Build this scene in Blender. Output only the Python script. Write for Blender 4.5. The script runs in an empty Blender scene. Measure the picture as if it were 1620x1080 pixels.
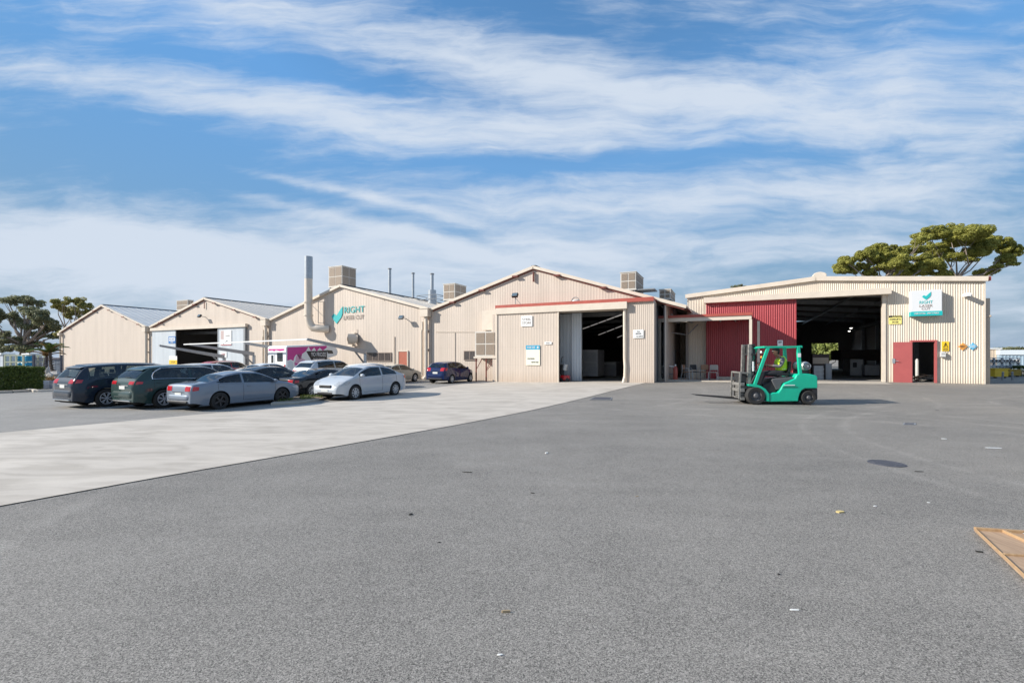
import bpy, bmesh, math, random
from mathutils import Vector, Matrix, noise
SC = bpy.context.scene
COL = SC.collection
rnd = random.Random(7)
R = math.radians
# ------------------------------------------------------------------ camera
F, CX, HZ, EYE = 720.0, 810.0, 565.0, 1.8      # photo pixels (1620 wide), eye height in metres
cam = bpy.data.objects.new('camera', bpy.data.cameras.new('camera'))
COL.objects.link(cam); SC.camera = cam
cam.location = (0, 0, EYE); cam.rotation_euler = (R(90), 0, 0)
cam.data.sensor_width = 36; cam.data.lens = 16; cam.data.shift_y = 25/1620
cam.data.clip_end = 6000; cam.data.clip_start = .05
# ------------------------------------------------------------------ sun and exposure
SUN = Vector((1, .12, -.53)).normalized()
sun = bpy.data.objects.new('sun', bpy.data.lights.new('sun', 'SUN'))
COL.objects.link(sun); sun.data.energy = 4.3; sun.data.angle = R(.55); sun.data.color = (1, .945, .86)
sun.rotation_euler = (-SUN).to_track_quat('Z', 'Y').to_euler()
SC.view_settings.view_transform = 'Standard'; SC.view_settings.look = 'None'
SC.view_settings.exposure = .70; SC.view_settings.gamma = 1
# ------------------------------------------------------------------ sky
W = bpy.data.worlds.new('World'); SC.world = W; W.use_nodes = True
nt = W.node_tree; nt.nodes.clear()
def N(t, **k):
    n = nt.nodes.new(t)
    for a, b in k.items(): setattr(n, a, b)
    return n
def L(a, b): nt.links.new(a, b)
def M(op, a, b=None, clamp=False):
    n = N('ShaderNodeMath', operation=op, use_clamp=clamp)
    for i, v in enumerate((a, b)):
        if v is None: continue
        if isinstance(v, (int, float)): n.inputs[i].default_value = v
        else: L(v, n.inputs[i])
    return n.outputs[0]
sky = N('ShaderNodeTexSky', sky_type='NISHITA', sun_disc=False)
el = math.asin(-SUN.z); sky.sun_elevation = el
sky.sun_rotation = math.atan2(-SUN.x, -SUN.y)
sky.air_density = 1.0; sky.dust_density = .15; sky.ozone_density = 2.0; sky.altitude = 50
tc = N('ShaderNodeTexCoord'); sx = N('ShaderNodeSeparateXYZ'); L(tc.outputs['Generated'], sx.inputs[0])
yy = M('MAXIMUM', M('ABSOLUTE', sx.outputs[1]), .12)
u = M('DIVIDE', sx.outputs[0], yy); w = M('DIVIDE', sx.outputs[2], yy)
cu = N('ShaderNodeCombineXYZ'); L(u, cu.inputs[0]); L(w, cu.inputs[1])
# slow warp so that cloud banks get uneven edges
wn = N('ShaderNodeTexNoise'); wn.inputs['Scale'].default_value = 2.6; wn.inputs['Detail'].default_value = 5
L(cu.outputs[0], wn.inputs['Vector'])
ws = N('ShaderNodeVectorMath', operation='SUBTRACT'); L(wn.outputs['Color'], ws.inputs[0]); ws.inputs[1].default_value = (.5, .5, .5)
wm = N('ShaderNodeVectorMath', operation='MULTIPLY'); L(ws.outputs[0], wm.inputs[0]); wm.inputs[1].default_value = (.26, .09, 0)
wa = N('ShaderNodeVectorMath', operation='ADD'); L(cu.outputs[0], wa.inputs[0]); L(wm.outputs[0], wa.inputs[1])
def blob(px, py, rx, ry, rot, amp):
    mp = N('ShaderNodeMapping', vector_type='TEXTURE'); L(wa.outputs[0], mp.inputs['Vector'])
    mp.inputs['Location'].default_value = ((px-CX)/F, (HZ-py)/F, 0)
    mp.inputs['Rotation'].default_value = (0, 0, R(-rot)); mp.inputs['Scale'].default_value = (rx/F, ry/F, 1)
    d = N('ShaderNodeVectorMath', operation='DOT_PRODUCT'); L(mp.outputs[0], d.inputs[0]); L(mp.outputs[0], d.inputs[1])
    return M('MULTIPLY', M('POWER', 2.718, M('MULTIPLY', d.outputs['Value'], -1.0)), amp)
tot = None
for b in [(250,430,520,60,3,.9),(900,400,600,50,2,.35),(850,330,330,22,3,.3),(60,370,120,26,8,.5),(560,50,420,38,13,.75),(230,140,300,30,9,.7),(520,190,260,34,9,.55),(800,200,300,45,2,.75),(1250,150,330,55,4,.45),(1440,180,280,80,0,.65),
          (1000,135,240,28,8,.6),(1120,310,420,26,-2,.5),(1400,300,260,30,-3,.35),(250,405,340,45,5,.75),(760,400,460,42,2,.55),(560,350,330,10,15,.6),(480,292,170,7,14,.5),(640,330,150,8,14,.45),(110,345,160,14,10,.35),(1300,390,400,20,0,.2),
          (230,250,330,62,2,-.85),(430,108,230,20,9,-.7),(1000,255,250,17,-4,-.9),(800,12,260,30,6,-.5),(40,60,130,34,8,-.5),(1500,30,320,60,0,-.2),(700,262,130,12,4,-.5),(1300,245,160,8,-5,-.3),
          (500,315,170,16,10,-.5),(1250,425,320,12,0,-.3),(700,368,160,10,14,-.35)]:
    v = blob(*b); tot = v if tot is None else M('ADD', tot, v)
def streak(rot, sc, scale, det, dist):
    mp = N('ShaderNodeMapping'); L(wa.outputs[0], mp.inputs['Vector'])
    mp.inputs['Rotation'].default_value = (0, 0, R(rot)); mp.inputs['Scale'].default_value = sc
    n = N('ShaderNodeTexNoise'); n.inputs['Scale'].default_value = scale; n.inputs['Detail'].default_value = det
    n.inputs['Roughness'].default_value = .62; n.inputs['Distortion'].default_value = dist
    L(mp.outputs[0], n.inputs['Vector']); return n.outputs['Fac']
s1 = streak(11, (1, 3.4, 1), 2.4, 12, .25); s2 = streak(18, (1, 6.5, 1), 5.5, 12, .35); s3 = streak(4, (1, 2.4, 1), 1.2, 9, .1)
nn = M('ADD', M('ADD', M('MULTIPLY', M('SUBTRACT', s1, .5), 1.9), M('MULTIPLY', M('SUBTRACT', s2, .5), 1.5)), M('MULTIPLY', M('SUBTRACT', s3, .5), .9))
dens = M('ADD', M('ADD', M('MULTIPLY', tot, .80), nn), .31)
mr = N('ShaderNodeMapRange', interpolation_type='SMOOTHSTEP'); L(dens, mr.inputs['Value'])
mr.inputs['From Min'].default_value = -.15; mr.inputs['From Max'].default_value = 1.35; mr.inputs['To Max'].default_value = .95
sat = N('ShaderNodeHueSaturation'); sat.inputs['Saturation'].default_value = 1.05; L(sky.outputs[0], sat.inputs['Color'])
skc = N('ShaderNodeMix', data_type='RGBA', blend_type='MULTIPLY'); skc.inputs[0].default_value = 1
L(sat.outputs[0], skc.inputs[6]); skc.inputs[7].default_value = (.72, 1.16, 1.32, 1)
mx = N('ShaderNodeMix', data_type='RGBA'); L(mr.outputs[0], mx.inputs[0]); sg = N('ShaderNodeSeparateColor'); L(skc.outputs[2], sg.inputs[0]); cl = N('ShaderNodeVectorMath', operation='SCALE'); L(skc.outputs[2], cl.inputs[0]); L(M('MINIMUM', 1.0, M('DIVIDE', 2.25, sg.outputs[1])), cl.inputs['Scale']); hz_ = N('ShaderNodeMix', data_type='RGBA'); L(M('MULTIPLY', M('POWER', 2.718, M('MULTIPLY', M('MAXIMUM', sx.outputs[2], 0.0), -4.5)), .92), hz_.inputs[0]); L(cl.outputs[0], hz_.inputs[6]); hz_.inputs[7].default_value = (2.2, 2.85, 3.9, 1); L(hz_.outputs[2], mx.inputs[6]); mx.inputs[7].default_value = (4.15, 4.65, 5.35, 1)
bg = N('ShaderNodeBackground'); L(mx.outputs[2], bg.inputs[0]); bg.inputs[1].default_value = .10
wo = N('ShaderNodeOutputWorld'); L(bg.outputs[0], wo.inputs[0])
# ------------------------------------------------------------------ pixel to place
def sm(t): t = max(0., min(1., t)); return t*t*(3-2*t)
def gz(x, y): return .35*sm((x+8)/26)*sm((y-12)/14)
def G(px, py, dz=0):
    z = 0
    for _ in range(25):
        D = F*(EYE-z)/(py-HZ); x = (px-CX)/F*D; z = .5*z+.5*gz(x, D)
    return Vector((x, D, z+dz))
def P(px, py, D): return Vector(((px-CX)/F*D, D, EYE+(HZ-py)*D/F))
class Fr:                                   # a facade's own axes: x along it to the right, y back into the building
    def __init__(s, ox, oy, deg): s.ox, s.oy, s.a = ox, oy, R(deg); s.c, s.s = math.cos(s.a), math.sin(s.a)
    def t(s, px, y=0):
        a = (px-CX)/F; return (a*(s.oy+y*s.c)-s.ox-y*s.s)/(s.c+a*s.s)
    def D(s, px, y=0): return s.oy-s.t(px, y)*s.s+y*s.c
    def z(s, px, py, y=0): return EYE+(HZ-py)*s.D(px, y)/F
    def w(s, t, y, z=0): return Vector((s.ox+t*s.c+y*s.s, s.oy-t*s.s+y*s.c, z))
LF = Fr(-6.35, 36.0, 25.5)
RF = Fr(25.83, 24.86, 27.0)
# ------------------------------------------------------------------ materials
def col(c): return (c[0], c[1], c[2], 1)
def mat(name, c, rough=.6, metal=0, var=0, vs=3.0, stretch=(1, 1, 1), c2=None, bump=0, bs=40, coat=0, emit=0, spec=.5, trans=0):
    m = bpy.data.materials.new(name); m.use_nodes = True; t = m.node_tree; b = t.nodes['Principled BSDF']
    b.inputs['Base Color'].default_value = col(c); b.inputs['Roughness'].default_value = rough; b.inputs['Metallic'].default_value = metal
    b.inputs['Specular IOR Level'].default_value = spec
    if coat: b.inputs['Coat Weight'].default_value = coat; b.inputs['Coat Roughness'].default_value = .04
    if trans: b.inputs['Transmission Weight'].default_value = trans
    if emit: b.inputs['Emission Color'].default_value = col(c); b.inputs['Emission Strength'].default_value = emit
    if var or c2 or bump:
        tcn = t.nodes.new('ShaderNodeTexCoord'); mp = t.nodes.new('ShaderNodeMapping'); mp.inputs['Scale'].default_value = stretch
        t.links.new(tcn.outputs['Object'], mp.inputs['Vector'])
    if var or c2:
        n = t.nodes.new('ShaderNodeTexNoise'); n.inputs['Scale'].default_value = vs; n.inputs['Detail'].default_value = 7; n.inputs['Roughness'].default_value = .65
        t.links.new(mp.outputs[0], n.inputs['Vector'])
        r = t.nodes.new('ShaderNodeValToRGB'); r.color_ramp.elements[0].position = .3; r.color_ramp.elements[1].position = .72
        a = c2 if c2 else tuple(v*(1-var) for v in c); z = c if c2 else tuple(min(1, v*(1+var*.5)) for v in c)
        r.color_ramp.elements[0].color = col(a); r.color_ramp.elements[1].color = col(z)
        t.links.new(n.outputs['Fac'], r.inputs[0]); t.links.new(r.outputs[0], b.inputs['Base Color'])
    if bump:
        n2 = t.nodes.new('ShaderNodeTexNoise'); n2.inputs['Scale'].default_value = bs; n2.inputs['Detail'].default_value = 4
        t.links.new(mp.outputs[0], n2.inputs['Vector'])
        bp = t.nodes.new('ShaderNodeBump'); bp.inputs['Strength'].default_value = bump; bp.inputs['Distance'].default_value = .02
        t.links.new(n2.outputs['Fac'], bp.inputs['Height']); t.links.new(bp.outputs[0], b.inputs['Normal'])
    return m
CREAM = mat('cream_steel', (.595,.505,.425), .5, var=.10, vs=.9, stretch=(1.6,1.6,.35), c2=(.53,.45,.375))
CREAM2 = mat('cream_steel_right', (.63,.55,.45), .5, var=.08, vs=.8, stretch=(1.6,1.6,.3))
CREAMT = mat('cream_trim', (.66,.575,.475), .45, var=.1, vs=2)
TANW = mat('tan_steel', (.52,.42,.32), .5, var=.12, vs=1.2, stretch=(1.5,1.5,.3))
RED = mat('red_steel', (.34,.042,.05), .42, var=.12, vs=1.2, stretch=(1.5,1.5,.3))
REDT = mat('red_trim', (.40,.085,.06), .5, var=.2, vs=2)
RUST = mat('rust_brown_trim', (.20,.06,.045), .7, var=.3, vs=6)
DOORR = mat('red_door_paint', (.42,.10,.095), .45, var=.08, vs=2)
PALE = mat('pale_blue_steel', (.56,.60,.63), .45, var=.10, vs=1.2, stretch=(1.5,1.5,.3))
SHADEW = mat('shade_grey_steel', (.33,.36,.40), .5, var=.15, vs=1.2, stretch=(1.5,1.5,.3))  # gable steel beside the porch, its bluish shade put into the base colour
ROOF = mat('weathered_roof_steel', (.60,.55,.48), .5, var=.16, vs=.8, stretch=(1,.3,1))
ROOFG = mat('grey_roof_steel', (.62,.62,.60), .5, var=.16, vs=.8, stretch=(1,.3,1))
DARKT = mat('dark_capping', (.07,.075,.085), .6)
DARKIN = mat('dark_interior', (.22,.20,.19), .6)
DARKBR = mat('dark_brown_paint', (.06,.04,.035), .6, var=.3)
GALV = mat('galvanised_steel', (.42,.45,.48), .38, .55, var=.18, vs=5)
STEELG = mat('grey_painted_steel', (.24,.25,.26), .5, var=.15, vs=3)
WHITE = mat('white_paint', (.80,.80,.78), .45, var=.04)
WHITES = mat('white_sign_panel', (.82,.82,.80), .4)
BLACK = mat('black_plastic', (.018,.018,.02), .5)
RUBBER = mat('black_rubber', (.028,.027,.026), .85, var=.3, vs=14)
GLASS = mat('dark_tinted_glass', (.018,.024,.028), .04, spec=.75)
GLASSB = mat('clearer_tinted_glass', (.10,.14,.17), .05, spec=.9)
WIN = mat('dusty_window_glass', (.10,.085,.08), .2, var=.5, vs=5, stretch=(3,3,.4))
LOUV = mat('cooler_louvre', (.36,.285,.22), .7, var=.25, vs=9, stretch=(1,1,6))
COOLF = mat('cooler_frame', (.60,.56,.50), .5, var=.1)
TEAL = mat('teal_lettering', (.02,.42,.42), .45)
INK = mat('dark_lettering', (.07,.065,.06), .6)
GREYL = mat('brown_grey_lettering', (.26,.21,.18), .6)
BLUES = mat('blue_sign_paint', (.03,.16,.42), .45)
CYAN = mat('cyan_sign_paint', (.03,.33,.52), .45)
YEL = mat('yellow_sign_paint', (.80,.52,.02), .45)
PYEL = mat('pale_yellow_sign_paint', (.80,.70,.22), .45)
ORNG = mat('orange_sign_paint', (.80,.34,.06), .45)
SKYB = mat('light_blue_sign_paint', (.10,.46,.72), .45)
LAMP = mat('lamp_glow', (1,.97,.9), .5, emit=3)
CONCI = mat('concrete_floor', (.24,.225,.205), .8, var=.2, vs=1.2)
CONC = mat('concrete_kerb', (.50,.44,.36), .85, var=.22, vs=3, bump=.3, bs=30)
WOOD = mat('weathered_ply', (.48,.33,.21), .75, c2=(.31,.20,.125), vs=3.5, stretch=(6,.8,1), bump=.2)
WOODE = mat('timber_batten', (.46,.31,.17), .7, c2=(.33,.20,.10), vs=4, stretch=(8,1,1))
def weather(m, sheet=.76, amt=.07, splash=True, rows=True):      # sheet to sheet tone, fixing rows, splashed dirt at the foot
    t = m.node_tree; b = t.nodes['Principled BSDF']; lk = [l for l in t.links if l.to_socket.name == 'Base Color']; src = lk[0].from_socket
    def n(k, **a):
        q = t.nodes.new(k)
        for x, y in a.items(): setattr(q, x, y)
        return q
    def mt(op, a, c=0, cl=False):
        q = n('ShaderNodeMath', operation=op, use_clamp=cl)
        for i, v in enumerate((a, c)):
            if isinstance(v, (int, float)): q.inputs[i].default_value = v
            else: t.links.new(v, q.inputs[i])
        return q.outputs[0]
    co = n('ShaderNodeTexCoord'); sp = n('ShaderNodeSeparateXYZ'); t.links.new(co.outputs['Object'], sp.inputs[0])
    wn_ = n('ShaderNodeTexWhiteNoise', noise_dimensions='1D'); t.links.new(mt('FLOOR', mt('DIVIDE', sp.outputs[0], sheet)), wn_.inputs['W'])
    v = mt('ADD', mt('MULTIPLY', wn_.outputs['Value'], amt), 1-amt*.6)
    lap = mt('LESS_THAN', mt('FRACT', mt('DIVIDE', sp.outputs[0], sheet)), .03); v = mt('SUBTRACT', v, mt('MULTIPLY', lap, .09))
    if rows: v = mt('SUBTRACT', v, mt('MULTIPLY', mt('LESS_THAN', mt('FRACT', mt('DIVIDE', sp.outputs[2], 1.25)), .022), .04))
    ns = n('ShaderNodeTexNoise'); ns.inputs['Scale'].default_value = 2.3; ns.inputs['Detail'].default_value = 9; ns.inputs['Roughness'].default_value = .7
    mp = n('ShaderNodeMapping'); mp.inputs['Scale'].default_value = (2.2, 2.2, .28); t.links.new(co.outputs['Object'], mp.inputs['Vector']); t.links.new(mp.outputs[0], ns.inputs['Vector'])
    st = mt('MULTIPLY', mt('SUBTRACT', ns.outputs['Fac'], .56, True), .9)
    if splash: st = mt('ADD', st, mt('MULTIPLY', mt('SUBTRACT', .9, sp.outputs[2], True), mt('MULTIPLY', ns.outputs['Fac'], .75)), True)
    x = n('ShaderNodeMix', data_type='RGBA', blend_type='MULTIPLY'); x.inputs[0].default_value = 1; cb = n('ShaderNodeCombineColor')
    for i in range(3): t.links.new(v, cb.inputs[i])
    t.links.new(src, x.inputs[6]); t.links.new(cb.outputs[0], x.inputs[7])
    y = n('ShaderNodeMix', data_type='RGBA', blend_type='MULTIPLY'); t.links.new(st, y.inputs[0]); t.links.new(x.outputs[2], y.inputs[6]); y.inputs[7].default_value = (.55, .42, .30, 1); t.links.new(y.outputs[2], b.inputs['Base Color'])
weather(CREAM); weather(CREAM2); weather(RED, amt=.10, rows=False); weather(PALE, amt=.05, rows=False); weather(ROOF, amt=.1, splash=False, rows=False); weather(ROOFG, amt=.1, splash=False, rows=False); weather(TANW)
# ------------------------------------------------------------------ mesh builder
class MB:
    def __init__(s, X=None): s.v = []; s.f = []; s.m = []; s.X = X
    def p(s, co):
        s.v.append(tuple(s.X @ Vector(co)) if s.X else tuple(co)); return len(s.v)-1
    def poly(s, pts, m=0): s.f.append([s.p(q) for q in pts]); s.m.append(m)
    def fi(s, idx, m=0): s.f.append(list(idx)); s.m.append(m)
    def box(s, x0, x1, y0, y1, z0, z1, m=0, T=None):
        c = [Vector((x, y, z)) for z in (z0, z1) for y in (y0, y1) for x in (x0, x1)]
        if T: c = [T @ q for q in c]
        i = [s.p(q) for q in c]
        for f in ((0,2,3,1),(4,5,7,6),(0,1,5,4),(2,6,7,3),(0,4,6,2),(1,3,7,5)): s.fi([i[k] for k in f], m)
    def bar(s, a, b, w, h, m=0, up=(0, 0, 1)):
        a, b = Vector(a), Vector(b); d = (b-a); l = d.length; d.normalize()
        up = Vector(up)
        if abs(d.dot(up)) > .98: up = Vector((1, 0, 0))
        sd = d.cross(up).normalized(); upv = sd.cross(d)
        T = Matrix((( d.x, sd.x, upv.x, a.x),(d.y, sd.y, upv.y, a.y),(d.z, sd.z, upv.z, a.z),(0,0,0,1)))
        s.box(0, l, -w/2, w/2, -h/2, h/2, m, T)
    def tube(s, pts, r, n=8, m=0, cap=True):
        pts = [Vector(q) for q in pts]; rr = r if isinstance(r, (list, tuple)) else [r]*len(pts); rings = []
        ref = None
        for k, q in enumerate(pts):
            d = (pts[min(k+1, len(pts)-1)]-pts[max(k-1, 0)]).normalized()
            if ref is None: ref = Vector((0,0,1)) if abs(d.z) < .9 else Vector((1,0,0))
            a = (ref-d*ref.dot(d))
            if a.length < 1e-4: a = d.orthogonal()
            a.normalize(); ref = a; b = d.cross(a)
            rings.append([s.p(q+(a*math.cos(6.28318*i/n)+b*math.sin(6.28318*i/n))*rr[k]) for i in range(n)])
        for A, B in zip(rings, rings[1:]):
            for i in range(n): s.fi([A[i], A[(i+1)%n], B[(i+1)%n], B[i]], m)
        if cap: s.fi(rings[0][::-1], m); s.fi(rings[-1], m)
    def prism(s, pts, y0, y1, m=0, ax='y'):          # 2-D outline pushed along an axis
        def q(a, b, t): return (a, t, b) if ax == 'y' else ((t, a, b) if ax == 'x' else (a, b, t))
        A = [s.p(q(a, b, y0)) for a, b in pts]; B = [s.p(q(a, b, y1)) for a, b in pts]; n = len(pts)
        s.fi(A[::-1], m); s.fi(B, m)
        for i in range(n): s.fi([A[i], A[(i+1)%n], B[(i+1)%n], B[i]], m)
    def disc(s, c, r, axis, h, n=24, m=0):
        a = Vector(axis).normalized(); c = Vector(c); s.tube([c-a*h/2, c+a*h/2], r, n, m)
    def lathe(s, prof, n=28, m=0, axis='y', c=(0, 0, 0)):
        rings = []
        for r, h in prof:
            ring = []
            for i in range(n):
                a = 6.28318*i/n; q = (r*math.cos(a), h, r*math.sin(a)) if axis == 'y' else ((h, r*math.cos(a), r*math.sin(a)) if axis == 'x' else (r*math.cos(a), r*math.sin(a), h))
                ring.append(s.p(Vector(q)+Vector(c)))
            rings.append(ring)
        for A, B in zip(rings, rings[1:]):
            for i in range(n): s.fi([A[i], A[(i+1)%n], B[(i+1)%n], B[i]], m)
    def ball(s, c, r, m=0, nu=12, nv=8):
        r = r if isinstance(r, (tuple, list)) else (r, r, r); g = []
        for j in range(nv+1):
            ph = math.pi*j/nv
            g.append([s.p((c[0]+r[0]*math.sin(ph)*math.cos(6.28318*i/nu), c[1]+r[1]*math.sin(ph)*math.sin(6.28318*i/nu), c[2]+r[2]*math.cos(ph))) for i in range(nu)])
        for A, B in zip(g, g[1:]):
            for i in range(nu): s.fi([A[i], A[(i+1)%nu], B[(i+1)%nu], B[i]], m)
    def corr(s, t0, t1, y, z0, z1, pitch=.1, amp=.012, kind='wave', m=0):      # corrugated sheet in an x-z plane, ribs upright
        k = max(2, int(abs(t1-t0)/pitch*(4 if kind == 'wave' else 6))); prev = None
        for i in range(k+1):
            t = t0+(t1-t0)*i/k; ph = (t/pitch) % 1
            if kind == 'wave': d = amp*math.sin(ph*6.28318)
            else: d = amp if ph < .3 else (0 if .42 < ph < .9 else amp*.5)
            a = z0(t) if callable(z0) else z0; b = z1(t) if callable(z1) else z1
            cur = (s.p((t, y-d, a)), s.p((t, y-d, b)))
            if prev: s.fi([prev[0], cur[0], cur[1], prev[1]], m)
            prev = cur
    def build(s, name, mats, parent=None, smooth=False, bevel=0, loc=None, label=None):
        me = bpy.data.meshes.new(name); me.from_pydata(s.v, [], s.f)
        if not isinstance(mats, (list, tuple)): mats = [mats]
        for q in mats: me.materials.append(q)
        if len(mats) > 1: me.polygons.foreach_set('material_index', s.m)
        me.update(); b = bmesh.new(); b.from_mesh(me)
        if not s.nomerge: bmesh.ops.remove_doubles(b, verts=b.verts, dist=1e-4)
        if s.fixn: bmesh.ops.recalc_face_normals(b, faces=b.faces)
        b.to_mesh(me); b.free()
        if smooth:
            me.polygons.foreach_set('use_smooth', [True]*len(me.polygons))
            me.set_sharp_from_angle(angle=R(38 if smooth is True else smooth))
        o = bpy.data.objects.new(name, me); COL.objects.link(o)
        if parent: o.parent = parent
        if loc is not None: o.location = loc
        if label: o['label'] = label
        if bevel:
            md = o.modifiers.new('bevel', 'BEVEL'); md.width = bevel; md.segments = 2; md.limit_method = 'ANGLE'
        return o
    fixn = True; nomerge = False
def tag(o, label=None, cat=None, group=None, kind=None):
    for k, v in (('label', label), ('category', cat), ('group', group), ('kind', kind)):
        if v: o[k] = v
    return o
def thing(name, label, cat, loc=(0,0,0), rz=0, group=None):
    o = bpy.data.objects.new(name, None); o.empty_display_size = .2; COL.objects.link(o)
    o.location = loc; o.rotation_euler = (0, 0, rz); return tag(o, label, cat, group)
def copy_tree(o, parent=None):
    c = o.copy(); COL.objects.link(c)
    if parent: c.parent = parent
    for ch in list(KIDS.get(o.name, [])) or list(o.children): copy_tree(ch, c)
    return c
KIDS = {}
def text(s, x0, x1, z0, z1, y, m, parent, name='lettering', depth=.01, keep=False):   # words in the x-z plane, facing -y, fitted to a box
    cu = bpy.data.curves.new('t', 'FONT'); cu.body = s; cu.extrude = depth/2; cu.resolution_u = 3
    o = bpy.data.objects.new('t', cu); COL.objects.link(o)
    bpy.context.view_layer.update()
    me = bpy.data.meshes.new_from_object(o, depsgraph=bpy.context.evaluated_depsgraph_get())
    bpy.data.objects.remove(o)
    xs = [v.co.x for v in me.vertices]; ys = [v.co.y for v in me.vertices]
    ax, bx, ay, by = min(xs), max(xs), min(ys), max(ys)
    kx, ky = (x1-x0)/(bx-ax), (z1-z0)/(by-ay)
    for v in me.vertices:
        a, b_, c_ = v.co; v.co = (x0+(a-ax)*kx, y-c_, z0+(b_-ay)*ky)
    me.materials.clear(); me.materials.append(m); me.name = name
    q = bpy.data.objects.new(name, me); COL.objects.link(q); q.parent = parent
    return q
# ------------------------------------------------------------------ a thing built in a facade's axes
WF = Fr(0, 0, 0)
class Th:
    def __init__(s, fr, t, y, z, name, label, cat, group=None):
        s.fr = fr; s.root = thing(name, label, cat, fr.w(t, y, z), -fr.a, group); s.X = Matrix.Translation((-t, -y, -z))
    def mb(s): return MB(s.X)
    def add(s, mb, name, m, parent=None, **k): return mb.build(name, m, parent or s.root, **k)
    def boxp(s, name, m, b, parent=None, **k):
        q = s.mb(); q.box(*b); return s.add(q, name, m, parent, **k)
    def text(s, st, x0, x1, z0, z1, y, m, name='lettering', parent=None):
        q = text(st, x0, x1, z0, z1, y, m, parent or s.root, name); q.data.transform(s.X); return q
# ------------------------------------------------------------------ ground
def asphalt(name, base, fine):
    m = bpy.data.materials.new(name); m.use_nodes = True; t = m.node_tree; b = t.nodes['Principled BSDF']; b.inputs['Roughness'].default_value = .82
    b.inputs['Specular IOR Level'].default_value = .35
    def n(k, **a):
        q = t.nodes.new(k)
        for x, y in a.items(): setattr(q, x, y)
        return q
    def l(a, c): t.links.new(a, c)
    def mth(op, a, c=None, cl=False):
        q = n('ShaderNodeMath', operation=op, use_clamp=cl)
        for i, v in enumerate((a, c)):
            if v is None: continue
            if isinstance(v, (int, float)): q.inputs[i].default_value = v
            else: l(v, q.inputs[i])
        return q.outputs[0]
    ge = n('ShaderNodeNewGeometry'); pos = ge.outputs['Position']
    def noi(sc, det=4, ro=.6, st=None):
        q = n('ShaderNodeTexNoise'); q.inputs['Scale'].default_value = sc; q.inputs['Detail'].default_value = det; q.inputs['Roughness'].default_value = ro
        if st:
            mp = n('ShaderNodeMapping'); mp.inputs['Scale'].default_value = st[:3]; mp.inputs['Rotation'].default_value = (0, 0, R(st[3])); l(pos, mp.inputs['Vector']); l(mp.outputs[0], q.inputs['Vector'])
        else: l(pos, q.inputs['Vector'])
        return q.outputs['Fac']
    g1 = noi(115, 3, .8); g2 = noi(.22, 6, .6); g3 = noi(1.6, 6, .65); g4 = noi(.35, 5, .6, (1, 4, 1, 20))
    vo = n('ShaderNodeTexVoronoi'); vo.inputs['Scale'].default_value = 150; l(pos, vo.inputs['Vector'])
    sv = n('ShaderNodeSeparateColor'); l(vo.outputs['Color'], sv.inputs[0])
    val = mth('ADD', mth('MULTIPLY', mth('SUBTRACT', g1, .5), 1.9*fine), mth('MULTIPLY', mth('SUBTRACT', sv.outputs[0], .5), 1.35*fine))
    pit = mth('GREATER_THAN', sv.outputs[1], .965); val = mth('ADD', val, mth('MULTIPLY', pit, 1.1*fine))
    val = mth('ADD', val, mth('MULTIPLY', mth('SUBTRACT', g2, .5), .8)); val = mth('ADD', val, mth('MULTIPLY', mth('SUBTRACT', g3, .5), .35))
    val = mth('ADD', val, mth('MULTIPLY', mth('SUBTRACT', g4, .5), .45))
    # curved tyre scuffs, worn paler where vehicles swing round
    sp = n('ShaderNodeSeparateXYZ'); l(pos, sp.inputs[0])
    if fine > .7:
        for cx, cy, r, wd, am in ((4, 8, 9.6, .12, .22), (4, 8, 10.9, .12, .2), (16, 7, 8.8, .1, .2), (16.2, 6.6, 10.1, .1, .2), (9, 22, 7.2, .1, .18), (9, 22, 8.5, .1, .16), (-2, 26, 12, .14, .15), (22, 14, 5, .1, .2), (1, 4, 12.8, .25, .14)):
            dx = mth('SUBTRACT', sp.outputs[0], cx); dy = mth('SUBTRACT', sp.outputs[1], cy)
            d = mth('SQRT', mth('ADD', mth('MULTIPLY', dx, dx), mth('MULTIPLY', dy, dy)))
            e = mth('ABSOLUTE', mth('SUBTRACT', mth('ADD', d, mth('MULTIPLY', g3, .3)), r+.15))
            k = mth('SUBTRACT', 1, mth('DIVIDE', e, wd*1.6), True)
            val = mth('ADD', val, mth('MULTIPLY', mth('MULTIPLY', k, mth('SUBTRACT', g4, .25, True)), am*3))
    # crack lines and darker sealed patches
    cr = n('ShaderNodeTexVoronoi', feature='DISTANCE_TO_EDGE'); cr.inputs['Scale'].default_value = .16
    wv = n('ShaderNodeTexNoise'); wv.inputs['Scale'].default_value = 1.4; wv.inputs['Detail'].default_value = 6; l(pos, wv.inputs['Vector'])
    ad = n('ShaderNodeVectorMath', operation='MULTIPLY_ADD'); l(wv.outputs['Color'], ad.inputs[0]); ad.inputs[1].default_value = (1.2, 1.2, 0); l(pos, ad.inputs[2]); l(ad.outputs[0], cr.inputs['Vector'])
    ck = mth('MULTIPLY', mth('LESS_THAN', cr.outputs['Distance'], .0025), mth('GREATER_THAN', g2, .5)); val = mth('SUBTRACT', val, mth('MULTIPLY', ck, .12))
    rp = n('ShaderNodeMapRange'); l(val, rp.inputs['Value']); rp.inputs['From Min'].default_value = -1; rp.inputs['From Max'].default_value = 1
    mixc = n('ShaderNodeMix', data_type='RGBA'); l(rp.outputs[0], mixc.inputs[0])
    mixc.inputs[6].default_value = col([c*.12 for c in base]); mixc.inputs[7].default_value = col([c*1.88 for c in base])
    # slight brown dust on the right of the yard
    br = n('ShaderNodeMix', data_type='RGBA', blend_type='MULTIPLY'); fa = mth('MULTIPLY', mth('MULTIPLY_ADD' if False else 'MULTIPLY', sp.outputs[0], .06, True), g2, True)
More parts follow.
